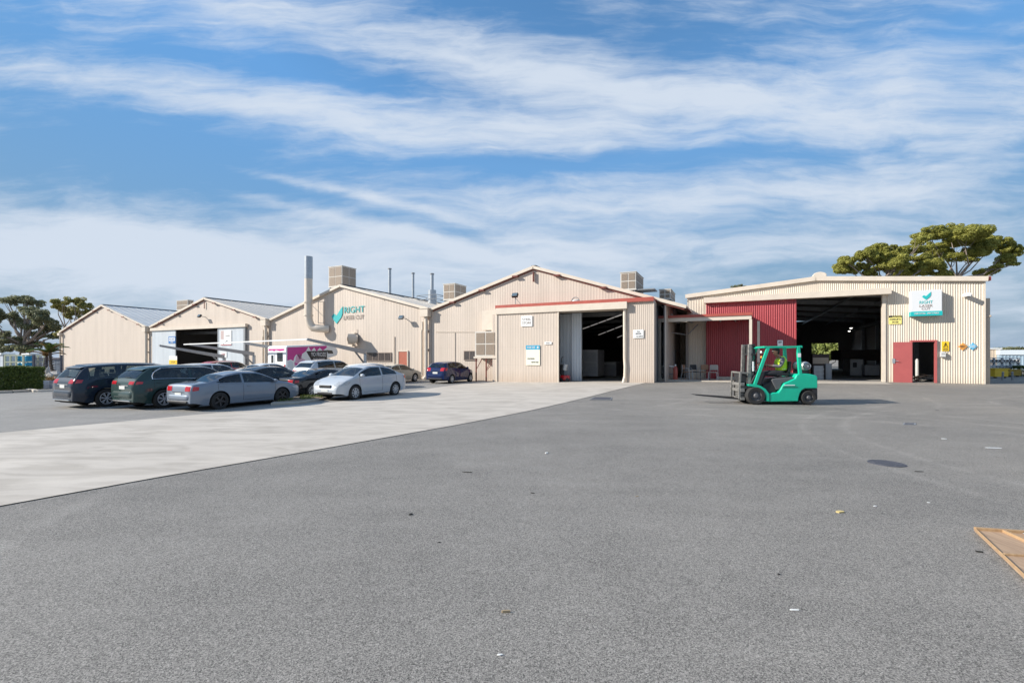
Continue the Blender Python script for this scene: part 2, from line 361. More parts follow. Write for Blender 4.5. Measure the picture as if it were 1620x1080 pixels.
    l(fa, br.inputs[0]); l(mixc.outputs[2], br.inputs[6]); br.inputs[7].default_value = (1.05, .98, .88, 1)
    l(br.outputs[2], b.inputs['Base Color'])
    bp = n('ShaderNodeBump'); bp.inputs['Strength'].default_value = .55; bp.inputs['Distance'].default_value = .006
    l(mth('ADD', g1, mth('MULTIPLY', sv.outputs[0], .5)), bp.inputs['Height']); l(bp.outputs[0], b.inputs['Normal'])
    return m
ASPH = asphalt('aged_asphalt', (.230, .214, .192), 1.0)
ASPL = asphalt('carpark_asphalt', (.275, .26, .238), .6)
def grid_ground():
    q = MB(); q.nomerge = True
    xs = [-900,-300,-120,-70] + [-50+i for i in range(0, 101)] + [70,120,300,900]
    ys = [-300,-60,-20,-5] + [i*.75 for i in range(0, 76)] + [65,80,120,200,400,1500]
    g = [[q.p((x, y, gz(x, y))) for x in xs] for y in ys]
    for a, b in zip(g, g[1:]):
        for i in range(len(xs)-1): q.fi([a[i], a[i+1], b[i+1], b[i]])
    return q
gr = grid_ground().build('ground', ASPH, smooth=60); tag(gr, 'grey asphalt yard in front of the sheds', 'ground', kind='structure')
def strip(A, B, na, nb, lift):         # a sheet draped on the ground between two runs of ground points
    def at(L_, s):
        n = len(L_)-1; k = min(int(s*n), n-1); f = s*n-k; return L_[k].lerp(L_[k+1], f)
    q = MB(); g = []
    for i in range(na+1):
        a, b = at(A, i/na), at(B, i/na)
        g.append([])
        for j in range(nb+1):
            c = a.lerp(b, j/nb); g[-1].append(q.p((c.x, c.y, gz(c.x, c.y)+lift)))
    for a, b in zip(g, g[1:]):
        for j in range(nb): q.fi([a[j], b[j], b[j+1], a[j+1]])
    return q
near = [(-900,965),(-500,891),(0,801),(250,755.5),(520,708.5),(721,672.6),(832,651),(915,632),(998,611),(1026,604.5)]
far_ = [(-900,770),(-500,729),(0,685),(210,665.5),(400,648),(530,636),(600,626.5),(660,617.5),(720,609),(786,600.5)]
CONM = mat('pale_concrete', (.57,.515,.445), .78, c2=(.45,.405,.35), vs=.5, stretch=(1,2.2,1), bump=.15, bs=25)
t_ = CONM.node_tree                    # soft brushed stains over the slab
n1 = t_.nodes.new('ShaderNodeTexNoise'); n1.inputs['Scale'].default_value = 2.2; n1.inputs['Detail'].default_value = 8; n1.inputs['Distortion'].default_value = 1.2
g_ = t_.nodes.new('ShaderNodeNewGeometry'); mp_ = t_.nodes.new('ShaderNodeMapping'); mp_.inputs['Scale'].default_value = (.35, 1.1, 1); mp_.inputs['Rotation'].default_value = (0, 0, .5)
t_.links.new(g_.outputs['Position'], mp_.inputs['Vector']); t_.links.new(mp_.outputs[0], n1.inputs['Vector'])
r_ = t_.nodes.new('ShaderNodeValToRGB'); r_.color_ramp.elements[0].position = .34; r_.color_ramp.elements[0].color = (.76, .75, .735, 1); r_.color_ramp.elements[1].position = .56; r_.color_ramp.elements[1].color = (1, 1, 1, 1)
mm = t_.nodes.new('ShaderNodeMix'); mm.data_type = 'RGBA'; mm.blend_type = 'MULTIPLY'; mm.inputs[0].default_value = .8
old = [l for l in t_.links if l.to_socket.name == 'Base Color'][0].from_socket
t_.links.new(n1.outputs['Fac'], r_.inputs[0]); t_.links.new(old, mm.inputs[6]); t_.links.new(r_.outputs[0], mm.inputs[7]); t_.links.new(mm.outputs[2], t_.nodes['Principled BSDF'].inputs['Base Color'])
s = strip([G(*p) for p in near], [G(*p) for p in far_], 90, 10, .012).build('concrete_driveway', CONM, smooth=60)
tag(s, 'pale concrete driveway running to the sliding door', 'driveway', kind='structure')
# paler worn asphalt of the car park, left of the driveway
cp_far = [G(-900,600)]+[Vector((LF.w(t, -.3).x, LF.w(t, -.3).y, 0)) for t in (-62,-50,-40,-30,-22,-14,-8,-2,2.9)]
s = strip([G(*p) for p in far_], cp_far, 60, 16, .006).build('car_park_surface', ASPL, smooth=60)
tag(s, 'lighter asphalt of the car park', 'car park', kind='structure')
# thin dark joint along the near edge of the driveway
# apron in front of the right hall
ap = [(1238,606.5),(1300,607),(1360,607.5),(1412,608)]; apf = [(1238,602.2),(1300,602.8),(1350,603.2),(1394,603.6)]
s = strip([G(*p) for p in ap], [G(*p) for p in apf], 20, 4, .012).build('door_apron', CONC, smooth=60); tag(s, 'concrete apron before the right hall door', 'apron', kind='structure')

# ------------------------------------------------------------------ halls
def hall(fr, tl, ta, tr, zl, za, zr, depth, name, label, wallm, roofm, openings=(), wall_kind=('rib', .24, .007), rear_open=None, wall_end=None):
    B = Th(fr, tl, 0, 0, name, label, 'building')
    def top(t): return zl+(za-zl)*(t-tl)/(ta-tl) if t < ta else za+(zr-za)*(t-ta)/(tr-ta)
    B.top = top; kd, pitch, amp = wall_kind
    q = B.mb(); q.fixn = False; cur = tl
    for (a, b, zo) in sorted(openings):
        if a > cur: q.corr(cur, a, 0, -.3, top, pitch, amp, kd)
        q.corr(a, b, 0, zo, top, pitch, amp, kd); cur = b
    if cur < (wall_end or tr): q.corr(cur, wall_end or tr, 0, -.3, top, pitch, amp, kd)
    B.add(q, 'front_wall', wallm, smooth=True)
    q = B.mb()
    q.box(tl, tl+.08, .03, depth, -.3, zl-.05); q.box(tr-.08, tr, .03, depth, -.3, zr-.05)
    B.add(q, 'side_wall', wallm)
    q = B.mb()
    if rear_open:
        a, b, zo = rear_open
        q.prism([(tl+.08,-.3),(a,-.3),(a,top(a)-.05),(tl+.08,zl-.05)], depth-.08, depth)
        q.prism([(b,-.3),(tr-.08,-.3),(tr-.08,zr-.05),(b,top(b)-.05)], depth-.08, depth)
        pts = [(a,zo),(b,zo),(b,top(b)-.05)]+([(ta,za-.05)] if a < ta < b else [])+[(a,top(a)-.05)]
        q.prism(pts, depth-.08, depth)
    else: q.prism([(tl+.08,-.3),(tr-.08,-.3),(tr-.08,zr-.05),(ta,za-.05),(tl+.08,zl-.05)], depth-.08, depth)
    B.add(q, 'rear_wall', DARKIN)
    q = B.mb(); q.prism([(tl-.05,zl),(ta,za),(tr+.05,zr),(tr+.05,zr+.07),(ta,za+.07),(tl-.05,zl+.07)], -.16, depth+.1)
    for side in (0, 1):                                     # roof ribs
        a, b = (tl, ta) if side == 0 else (ta, tr)
        for k in range(int(depth/.8)):
            y = .1+k*.8; q.bar((a, y, top(a)+.075), (b, y, top(b)+.075), .05, .03)
    B.add(q, 'roof', roofm)
    q = B.mb(); q.prism([(tl+.1,zl-.12),(ta,za-.12),(tr-.1,zr-.12),(tr-.1,zr-.06),(ta,za-.06),(tl+.1,zl-.06)], .04, depth-.1)
    q.box(tl+.1, tl+.13, .04, depth-.1, -.2, zl-.1); q.box(tr-.13, tr-.1, .04, depth-.1, -.2, zr-.1)
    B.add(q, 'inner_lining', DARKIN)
    q = B.mb()
    q.bar((ta,-.1,za+.11),(ta,depth,za+.11), .34, .05); B.add(q, 'ridge_capping', DARKT)
    return B
def rake(B, tl, ta, tr, zl, za, zr, red=True):
    q = B.mb(); q.bar((tl-.12,-.12,zl-.02),(ta+.03,-.12,za-.0), .2, .2); q.bar((ta-.03,-.12,za),(tr+.12,-.12,zr-.02), .2, .2); B.add(q, 'rake_trim', CREAMT)
    if red:
        q = B.mb()
        for (a, za_, b, zb_) in ((tl,zl,ta,za),(ta,za,tr,zr)):
            q.bar((a,-.06,za_-.16),(b,-.06,zb_-.16), .06, .07)
            for f in (.22,.52,.84) if a == tl else (.18,.5,.82):
                x = a+(b-a)*f; z = za_+(zb_-za_)*f; q.box(x-.22, x+.22, -.3, -.02, z-.2, z-.1)
        B.add(q, 'purlin_ends', RUST)
def downpipe(B, t, z_top, two=False, y=-.18):
    q = B.mb(); q.box(t-.38, t+.32, y-.35, y+.2, z_top-.62, z_top); q.box(t-.42, t+.36, y-.39, y+.2, z_top-.02, z_top+.05)
    B.add(q, 'rain_head', CREAMT)
    q = B.mb(); q.tube([(t-.02,y-.05,z_top-.6),(t-.02,y-.05,.35),(t-.12,y-.25,.05)], .14, 10)
    if two: q.tube([(t-.42,y,z_top-1.0),(t-.42,y,z_top-1.6),(t-.5,y,z_top-1.8),(t-.5,y,.4),(t-.6,y-.2,.05)], .10, 8)
    for k in range(3): q.box(t-.2, t+.16, y-.08, y+.17, .9+k*1.5, .98+k*1.5)
    B.add(q, 'downpipe', CREAMT)
T, Z = LF.t, LF.z
D1 = 42
t97, t163, t237, t325, t428, t540, t683, t845, t1087 = [T(v) for v in (97,163,237,325,428,540,683,845,1087)]
z97, z163, z237, z325, z428, z540, z683, z845, z1087 = [Z(a, b) for a, b in ((97,525),(163,483),(237,518),(325,472),(428,506),(540,452),(683,489),(845,423),(1087,485))]
B1 = hall(LF, t97, t163, t237-.03, z97, z163, z237, D1, 'shed', 'plain beige gabled shed at the far left end of the row', CREAM, ROOFG)
rake(B1, t97, t163, t237-.2, z97, z163, z237)
downpipe(B1, t237-.25, z237+.1)
q = B1.mb(); q.tube([(t97+.25,-.2,z97-.1),(t97+.25,-.2,.3),(t97+.1,-.3,.02)], .11, 8); q.box(t97-.1, t97+.5, -.4, -.02, z97-.5, z97-.15); B1.add(q, 'downpipe', CREAMT)
# second hall with a pair of pale sliding doors
o2a, o2b = T(244), T(391); zo2 = Z(318, 520)
B2 = hall(LF, t237, t325, t428-.03, z237, z325, z428, D1, 'shed', 'beige gabled hall with pale grey sliding doors half open', CREAM, ROOF, openings=[(o2a, o2b, zo2)])
rake(B2, t237+.15, t325, t428-.2, z237, z325, z428)
downpipe(B2, t428-.35, z428+.05, True)
q = B2.mb(); q.box(o2a-.2, T(393), -.34, -.06, zo2-.02, zo2+.3); B2.add(q, 'door_track', CREAMT)
for a, b in ((o2a-.05, T(281)), (T(347), T(389))):
    q = B2.mb(); q.fixn = False; q.corr(a, b, -.17, .03, zo2, .2, .014, 'rib'); d = B2.add(q, 'sliding_door', PALE, smooth=True)
    q = B2.mb(); q.box(b-.08 if a < o2a else a-.0, b if a < o2a else a+.1, -.2, -.1, .02, zo2); B2.add(q, 'door_edge', STEELG, parent=d)
q = B2.mb(); q.box(T(388.5), T(391), -.22, -.02, .02, zo2); B2.add(q, 'door_post', STEELG)
q = B2.mb()
for k in range(4): q.bar((o2a, 3+k*6, zo2-.2), (o2b+1, 3+k*6, zo2-.2), .2, .3)
B2.add(q, 'roof_beams', STEELG)
q = B2.mb(); q.bar((T(325),-.12,z325-.35),(T(325),-.12,z325-1.1), .06, .06); B2.add(q, 'apex_stay', RUST)
# third hall with lettering
B3 = hall(LF, t428, t540, t683-.03, z428, z540, z683, D1, 'shed', 'beige gabled hall carrying the teal tick and lettering', CREAM, ROOF, wall_kind=('rib', .3, .008))
rake(B3, t428+.15, t540, t683-.2, z428, z540, z683, red=False)
downpipe(B3, t683-.35, z683+.02, True)
def window(B, fr, pl, pr, pt, pb, panes, y=-.05):
    a, b = fr.t(pl, y), fr.t(pr, y); z1, z0 = fr.z((pl+pr)/2, pt, y), fr.z((pl+pr)/2, pb, y)
    q = B.mb(); w_ = .06
    q.box(a-w_, b+w_, y-.03, .02, z0-w_, z0); q.box(a-w_, b+w_, y-.03, .02, z1, z1+w_); q.box(a-w_, a, y-.03, .02, z0, z1); q.box(b, b+w_, y-.03, .02, z0, z1)
    for k in range(1, panes):
        x = a+(b-a)*k/panes; q.box(x-.025, x+.025, y-.02, .02, z0, z1)
    f = B.add(q, 'window', mat('window_frame', (.22,.17,.14), .6) if 'window_frame' not in bpy.data.materials else bpy.data.materials['window_frame'])
    q = B.mb(); q.box(a, b, y-.008, y+.0, z0, z1); B.add(q, 'pane', WIN, parent=f)
window(B3, LF, 580.5, 618, 558.5, 570, 4)
a, b = T(631.5), T(645); z1 = Z(638, 556)
q = B3.mb(); q.box(a, b, -.07, -.02, .05, z1); d = B3.add(q, 'door', mat('faded_orange_door', (.42,.12,.07), .5, var=.15), bevel=.005)
q = B3.mb(); q.box(b-.16, b-.06, -.13, -.07, 1.0, 1.06); B3.add(q, 'handle', GALV, parent=d)
q = B3.mb(); q.box(a-.08, a-.003, -.1, .01, 0, z1+.08); q.box(b+.003, b+.08, -.1, .01, 0, z1+.08); q.box(a-.003, b+.003, -.1, .01, z1+.003, z1+.08); B3.add(q, 'door_frame', CREAMT)
q = B3.mb(); q.tube([(T(624),-.06,Z(624,532)),(T(624),-.06,.2)], .035, 6); B3.add(q, 'conduit', CREAMT)
q = B3.mb(); q.bar((T(608),-.02,Z(608,476)),(T(608),-.02,Z(608,468)), .03, .03); B3.add(q, 'apex_stay', CREAMT)
# fourth hall with the projecting porch and big sliding door
YP = -1.0
pl, pr = T(787, YP), T(1033, YP); za_ = Z(913, 481, YP)
o4a, o4b = T(884, YP), T(988, YP); zo4 = Z(936, 491, YP)
tq = T(1063, 3.2); zq = z845+(z1087-z845)*(tq-t845)/(t1087-t845)
B4 = hall(LF, t683, t845, tq, z683, z845, zq, D1, 'shed', 'large beige gabled hall with red trimmed porch over its sliding door', CREAM, ROOF, openings=[(T(884), T(990), zo4)], wall_kind=('rib', .2, .006), wall_end=T(1038))
rake(B4, t683+.15, t845, t1087-.15, z683, z845, z1087)
q = B4.mb(); q.bar((T(845),-.12,z845-.35),(T(845),-.12,Z(845,446)), .16, .06); B4.add(q, 'apex_stay', RUST)
q = B4.mb(); q.box(pl-.1, pr+.06, YP-.12, -.02, za_-.02, za_+.16); q.box(pl-.1, pr+.06, YP-.16, YP-.12, za_-.06, za_+.19); B4.add(q, 'porch_roof', REDT)
q = B4.mb(); q.box(pl, T(993,YP), YP-.3, YP-.05, zo4, za_-.03); q.box(pl+.0, T(993,YP), YP-.05, -.02, zo4+.02, za_-.03); B4.add(q, 'door_track_cover', CREAMT)
q = B4.mb(); q.fixn = False; q.corr(o4b+.12, pr, YP, -.1, za_-.03, .12, .014, 'wave'); B4.add(q, 'porch_wall', CREAM, smooth=True)
q = B4.mb(); q.box(pr, pr+.07, YP-.02, -.02, -.1, za_-.03); B4.add(q, 'porch_side_wall', CREAM)
q = B4.mb(); q.tube([(o4b+.02,YP-.06,zo4),(o4b+.03,YP-.06,1.7),(o4b+.06,YP-.07,1.2),(o4b+.04,YP-.06,.6),(o4b-.08,YP-.1,.1)], .1, 8); B4.add(q, 'door_jamb', CREAMT)
q = B4.mb(); q.fixn = False; q.corr(T(787,YP-.2), o4a, YP-.2, .08, zo4+.02, .2, .008, 'rib'); d = B4.add(q, 'sliding_door', CREAM, smooth=True)
for e_ in (o4a, T(787,YP-.2)-.08): q = B4.mb(); q.box(e_, e_+.08, YP-.26, YP-.12, .08, zo4); B4.add(q, 'door_edge', CREAMT, parent=d)
q = B4.mb(); q.fixn = False; q.corr(pl-.4, pl+.05, YP+.05, -.1, zo4+.05, .2, .01, 'rib'); q.box(pl-.42,pl-.38,YP+.04,-.02,-.1,zo4+.05); B4.add(q, 'porch_wall', CREAM, smooth=True)
# inner pale partition seen through the gap
q = B4.mb(); q.fixn = False; q.corr(T(886,.6), T(908,.6), .6, 0, zo4, .25, .012, 'rib'); q.corr(T(905,.35), T(918,.35), .35, .05, zo4, .2, .014, 'rib'); q.box(T(918,.35), T(920,.35), .3, .5, .05, zo4)
B4.add(q, 'inner_door', PALE, smooth=True)
q = B4.mb()
for k in range(5): q.bar((t683+1, 4+k*7, 5.0), (t1087-1, 4+k*7, 5.0), .2, .3)
for k, x in enumerate((T(925),T(960),T(1000))): q.bar((x,2,5.3),(x,38,5.3),.12,.12)
B4.add(q, 'roof_beams', STEELG)
q = B4.mb(); q.tube([(t683+.4,-.03,Z(690,525)),(T(752),-.03,Z(752,525))], .02, 6); q.tube([(T(720),-.03,Z(720,526)),(T(720),-.03,.3)], .02, 6); B4.add(q, 'conduit', CREAMT)
window(B4, LF, 735, 751.5, 556, 568.5, 2)
# the wall steps back beside the porch; its roof runs on over the gap
q = B4.mb(); q.fixn = False; q.corr(T(1036), tq, 3.2, -.2, lambda t: zq+(tq-t)*.3-.06 if t < tq else zq, .2, .012, 'rib'); B4.add(q, 'recessed_wall', SHADEW, smooth=True)
q = B4.mb(); q.box(T(1038)-.07, T(1038), .0, 3.2, -.2, z1087+.3); B4.add(q, 'return_wall', SHADEW)
q = B4.mb(); q.prism([(tq,zq-.0),(t1087,z1087-.02),(t1087,z1087+.06),(tq,zq+.07)], -.16, 14); B4.add(q, 'eave_roof', ROOF)
q = B4.mb(); q.fixn = False; q.corr(tq, tq+5, 9, -.2, z1087-.3, .2, .012, 'rib'); B4.add(q, 'wing_wall', TANW, smooth=True)
q = B4.mb(); q.box(tq+.003, tq+.06, 4.2, 5.1, .25, 2.3); B4.add(q, 'side_door', DARKIN)
q = B4.mb(); q.tube([(T(1060,3),3.0,z1087-.3),(T(1060,3),3.0,.4)], .07, 8); q.box(T(1058,3)-.1,T(1058,3)+.25,2.8,3.1,z1087-.5,z1087-.1); B4.add(q, 'downpipe', WHITE)
# ------------------------------------------------------------------ right hall
rt, rz_ = RF.t, RF.z
tL, tA, tR = rt(1087), rt(1290), 0.0
zL, zA, zR = rz_(1087,469), rz_(1290,441), rz_(1558,441.5)
oa, ob = rt(1255), rt(1396); zo = rz_(1405,465)
da, db = rt(1443), rt(1478); zd = rz_(1460,540.5)
zg = gz(*RF.w(-3,0).xy[:])
B5 = hall(RF, tL, tA, tR, zL, zA, zR, 34, 'shed', 'beige corrugated hall with red sliding doors and wide dark opening', CREAM2, ROOF, openings=[(rt(1117), ob, zo), (da, db, zd)], wall_kind=('wave', .105, .015),
          rear_open=(RF.t(1284,34), RF.t(1326,34), RF.z(1300,543,34)))
q = B5.mb(); q.bar((tL-.1,-.1,zL),(tA+.02,-.1,zA), .16, .26); q.bar((tA-.02,-.1,zA),(tR+.08,-.1,zR), .16, .26); B5.add(q, 'rake_trim', CREAMT)
q = B5.mb(); q.box(rt(1117)-.1, rt(1406), -.62, -.04, zo-.06, zo+.3); B5.add(q, 'door_track_cover', CREAMT, bevel=.01)
for k, (a, b, y, z0) in enumerate(((rt(1117,-.3), rt(1258,-.3), -.3, .3), )):
    q = B5.mb(); q.fixn = False; q.corr(a, b, y, z0, zo, .125, .017, 'wave'); d = B5.add(q, 'sliding_door', RED, smooth=True)
    q = B5.mb(); q.box(b, b+.06, y-.05, y+.06, z0, zo); q.box(a, b, y-.0, y+.06, z0-.03, z0+.08); B5.add(q, 'door_edge', RED, parent=d)
q = B5.mb(); q.box(ob-.02, ob+.14, -.08, .2, .1, zo); B5.add(q, 'door_jamb', CREAMT)
q = B5.mb(); q.box(-.06, .02, -.04, .5, .1, zR-.1); B5.add(q, 'corner_trim', CREAMT)
q = B5.mb(); q.box(.03, .26, .12, .55, .1, RF.z(1562,472,.3)); q.box(.0, .3, .08, .6, 4.0, 4.1); B5.add(q, 'downpipe', TANW, bevel=.02)
q = B5.mb(); q.box(.1, .22, -.1, .2, zR-.1, zR+.12); B5.add(q, 'gutter_end', REDT)
# doorway with its leaf folded back flat on the wall
q = B5.mb(); w_ = .09
q.box(da-w_, da, -.12, .05, .2, zd+w_); q.box(db, db+w_, -.12, .05, .2, zd+w_); q.box(da, db, -.12, .05, zd, zd+w_); B5.add(q, 'door_frame', DOORR)
q = B5.mb(); la, lb = rt(1413.5,-.14), rt(1443,-.14); q.box(la, lb, -.17, -.12, .33, RF.z(1428,541,-.14)); lf_ = B5.add(q, 'door', DOORR, bevel=.006)
q = B5.mb(); q.box(la-.07, la+.06, -.2, -.17, 1.45, 1.72); q.tube([(la+.04,-.2,1.6),(la+.04,-.26,1.6),(la+.2,-.26,1.58)], .018, 6); B5.add(q, 'handle', GALV, parent=lf_)
q = B5.mb()
for y in (4.5, 10, 15.5, 21, 27):
    q.bar((tL+.3,y,zL-.35),(tA,y,zA-.35), .14, .34); q.bar((tA,y,zA-.35),(tR-.3,y,zR-.35), .14, .34)
    q.box(tL+.15, tL+.45, y-.1, y+.1, .2, zL-.3); q.box(tR-.45, tR-.15, y-.1, y+.1, .2, zR-.3)
for x in (tL+3, tL+6, tA+2.5, tA+5): q.bar((x,.3,zL-.15+.0),(x,33,zL-.15), .1, .16)
B5.add(q, 'roof_beams', GALV)
q = B5.mb(); q.bar((tR-.6,.4,5.0),(tR-.6,33,5.0),.25,.3); B5.add(q, 'crane_rail', STEELG)
# floors inside
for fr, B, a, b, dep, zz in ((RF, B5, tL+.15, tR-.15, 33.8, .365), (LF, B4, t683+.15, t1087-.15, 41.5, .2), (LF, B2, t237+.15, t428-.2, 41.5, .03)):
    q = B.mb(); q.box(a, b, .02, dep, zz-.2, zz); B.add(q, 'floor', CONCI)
# ------------------------------------------------------------------ cars
def clear_glass(name, tint, refl):
    m = bpy.data.materials.new(name); m.use_nodes = True; t = m.node_tree; t.nodes.clear()
    o = t.nodes.new('ShaderNodeOutputMaterial'); x = t.nodes.new('ShaderNodeMixShader'); a = t.nodes.new('ShaderNodeBsdfTransparent'); g = t.nodes.new('ShaderNodeBsdfGlossy'); f = t.nodes.new('ShaderNodeFresnel')
    f.inputs[0].default_value = refl; a.inputs[0].default_value = col(tint); g.inputs['Roughness'].default_value = .02
    t.links.new(f.outputs[0], x.inputs[0]); t.links.new(a.outputs[0], x.inputs[1]); t.links.new(g.outputs[0], x.inputs[2]); t.links.new(x.outputs[0], o.inputs[0]); return m
TINT = clear_glass('car_side_glass', (.36,.42,.42), 1.7); TINTB = clear_glass('car_screen_glass', (.5,.56,.56), 2.1)
SEATM = mat('car_seat_cloth', (.05,.05,.055), .8)
def herm(pts, x):
    if x <= pts[0][0]: return pts[0][1]
    if x >= pts[-1][0]: return pts[-1][1]
    for i in range(len(pts)-1):
        if pts[i][0] <= x <= pts[i+1][0]: break
    (x0, y0), (x1, y1) = pts[i], pts[i+1]; h = x1-x0; s = (y1-y0)/h
    def slope(j):
        if j <= 0 or j >= len(pts)-1: return s
        a = (pts[j][1]-pts[j-1][1])/(pts[j][0]-pts[j-1][0]); b = (pts[j+1][1]-pts[j][1])/(pts[j+1][0]-pts[j][0])
        return 0 if a*b <= 0 else 2*a*b/(a+b)
    m0, m1 = slope(i), slope(i+1); t = (x-x0)/h
    return (2*t**3-3*t*t+1)*y0+(t**3-2*t*t+t)*h*m0+(-2*t**3+3*t*t)*y1+(t**3-t*t)*h*m1
CARS = {
 'saloon': dict(L=4.68, W=1.78, wb=2.675, rf=1.0, wr=.33, top=[(-2.34,.52),(-2.32,.86),(-2.25,1.0),(-1.75,1.07),(-1.4,1.17),(-.95,1.35),(-.35,1.44),(.2,1.43),(.55,1.35),(1.3,1.0),(1.75,.91),(2.1,.78),(2.28,.64),(2.34,.46)],
   belt=[(-2.34,.88),(-1.5,.99),(0,.94),(1.3,.9),(2.34,.7)], sw=[(-1.45,-.45),(-.37,.98)], wx=(.6,1.24), bx=(-1.72,-1.05), tl=(.74,.92), hl=(.6,.74)),
 'small_saloon': dict(L=4.3, W=1.69, wb=2.55, rf=.88, wr=.31, top=[(-2.15,.55),(-2.13,.88),(-2.06,1.02),(-1.68,1.08),(-1.35,1.22),(-1.0,1.38),(-.35,1.46),(.2,1.45),(.5,1.37),(1.3,1.0),(1.65,.9),(1.95,.76),(2.1,.62),(2.15,.46)],
   belt=[(-2.15,.9),(-1.5,1.0),(0,.95),(1.3,.92),(2.15,.7)], sw=[(-1.4,-.42),(-.34,1.0)], wx=(.55,1.26), bx=(-1.64,-1.08), tl=(.78,.96), hl=(.62,.8)),
 'van': dict(L=5.1, W=1.98, wb=3.06, rf=1.02, wr=.36, top=[(-2.55,.6),(-2.53,1.0),(-2.46,1.15),(-2.16,1.6),(-2.0,1.69),(-.5,1.77),(.5,1.73),(.9,1.63),(1.75,1.14),(2.15,1.0),(2.42,.82),(2.55,.5)],
   belt=[(-2.55,1.08),(-1.5,1.15),(0,1.12),(1.7,1.05),(2.55,.8)], sw=[(-2.1,-1.12),(-1.04,-.2),(-.12,1.25)], wx=(.95,1.7), bx=(-2.43,-2.2), tl=(.98,1.14), hl=(.72,.9)),
 'suv': dict(L=4.65, W=1.87, wb=2.68, rf=.95, wr=.36, top=[(-2.325,.6),(-2.3,1.0),(-2.24,1.12),(-1.86,1.5),(-1.66,1.6),(-.6,1.66),(.2,1.63),(.55,1.54),(1.3,1.13),(1.9,1.02),(2.15,.88),(2.325,.55)],
   belt=[(-2.325,1.02),(-1.5,1.1),(0,1.06),(1.3,1.02),(2.325,.82)], sw=[(-1.75,-.42),(-.36,1.0)], wx=(.6,1.25), bx=(-2.2,-1.9), tl=(.94,1.06), hl=(.8,.92)),
 'hatch': dict(L=3.8, W=1.69, wb=2.46, rf=.8, wr=.3, top=[(-1.9,.55),(-1.88,.9),(-1.82,1.02),(-1.52,1.38),(-1.35,1.45),(-.4,1.52),(.2,1.47),(.5,1.38),(1.1,1.04),(1.5,.9),(1.78,.7),(1.9,.46)],
   belt=[(-1.9,.95),(-1.2,1.04),(0,.98),(1.1,.93),(1.9,.75)], sw=[(-1.4,-.5),(-.42,.85)], wx=(.52,1.06), bx=(-1.78,-1.55), tl=(.86,1.08), hl=(.68,.84)),
 'coupe': dict(L=4.75, W=1.85, wb=2.82, rf=1.0, wr=.33, top=[(-2.375,.5),(-2.35,.84),(-2.28,.96),(-1.85,1.0),(-1.4,1.1),(-.7,1.31),(-.1,1.37),(.25,1.35),(.5,1.28),(1.25,.95),(1.8,.86),(2.15,.74),(2.33,.6),(2.375,.44)],
   belt=[(-2.375,.84),(-1.5,.94),(0,.9),(1.3,.87),(2.375,.68)], sw=[(-1.15,-.35),(-.29,.95)], wx=(.55,1.2), bx=(-1.72,-.85), tl=(.72,.88), hl=(.58,.7)),
}
TAILM = mat('red_lamp_lens', (.50,.012,.02), .12, spec=.8, var=.3, vs=20)
LENS = mat('clear_lamp_lens', (.42,.44,.46), .1, spec=.9, var=.35, vs=18)
PLATE = mat('number_plate', (.70,.70,.66), .4)
CHROME = mat('chrome', (.70,.71,.72), .12, 1)
UNDER = mat('underbody', (.012,.012,.012), .9)
ALLOY = mat('silver_alloy', (.66,.67,.69), .3, .35)
DALLOY = mat('dark_alloy', (.05,.05,.055), .35, .6)
HUBC = mat('grey_hub_cap', (.50,.51,.52), .4, .2)
def paint(name, c, metal=.0, rough=.55): return mat(name, c, rough, metal, coat=1, var=.06, vs=1.2, spec=.06)
rimcache = {}
def wheel_meshes(r, style):
    k = (round(r, 3), style)
    if k in rimcache: return rimcache[k]
    q = MB(); ri = r*.66
    q.lathe([(ri,-.085),(ri*1.03,-.1),(r*.86,-.112),(r*.95,-.1),(r,-.07),(r,.07),(r*.95,.1),(r*.86,.112),(ri*1.03,.1),(ri,.085)], 32)
    q.lathe([(ri,-.02),(.01,-.02)], 20)
    ty = q.build('wheel', RUBBER, smooth=True); me = ty.data; bpy.data.objects.remove(ty)
    q = MB(); q.lathe([(ri,-.08),(ri,-.098),(ri*.93,-.1),(ri*.9,-.06),(ri*.9,-.03)], 28)
    n = {'five': 5, 'ten': 10, 'multi': 7, 'cap': 8}[style]
    for i in range(n):
        a = 6.28318*i/n
        if style == 'multi':
            for da in (-.13, .13):
                q.bar((.05*math.cos(a),-.085,.05*math.sin(a)), (ri*.93*math.cos(a+da),-.09,ri*.93*math.sin(a+da)), .026, .02, up=(0,1,0))
        else:
            w_ = {'five': .06, 'ten': .026, 'cap': .05}[style]
            q.bar((.02*math.cos(a),-.085,.02*math.sin(a)), (ri*.93*math.cos(a),-.09,ri*.93*math.sin(a)), w_*r/.33, .02, up=(0,1,0))
    q.lathe([(.055,-.07),(.05,-.1),(.005,-.105)], 16)
    rm = q.build('rim', {'five': DALLOY, 'ten': ALLOY, 'multi': ALLOY, 'cap': HUBC}[style], smooth=True); m2 = rm.data; bpy.data.objects.remove(rm)
    rimcache[k] = (me, m2); return rimcache[k]
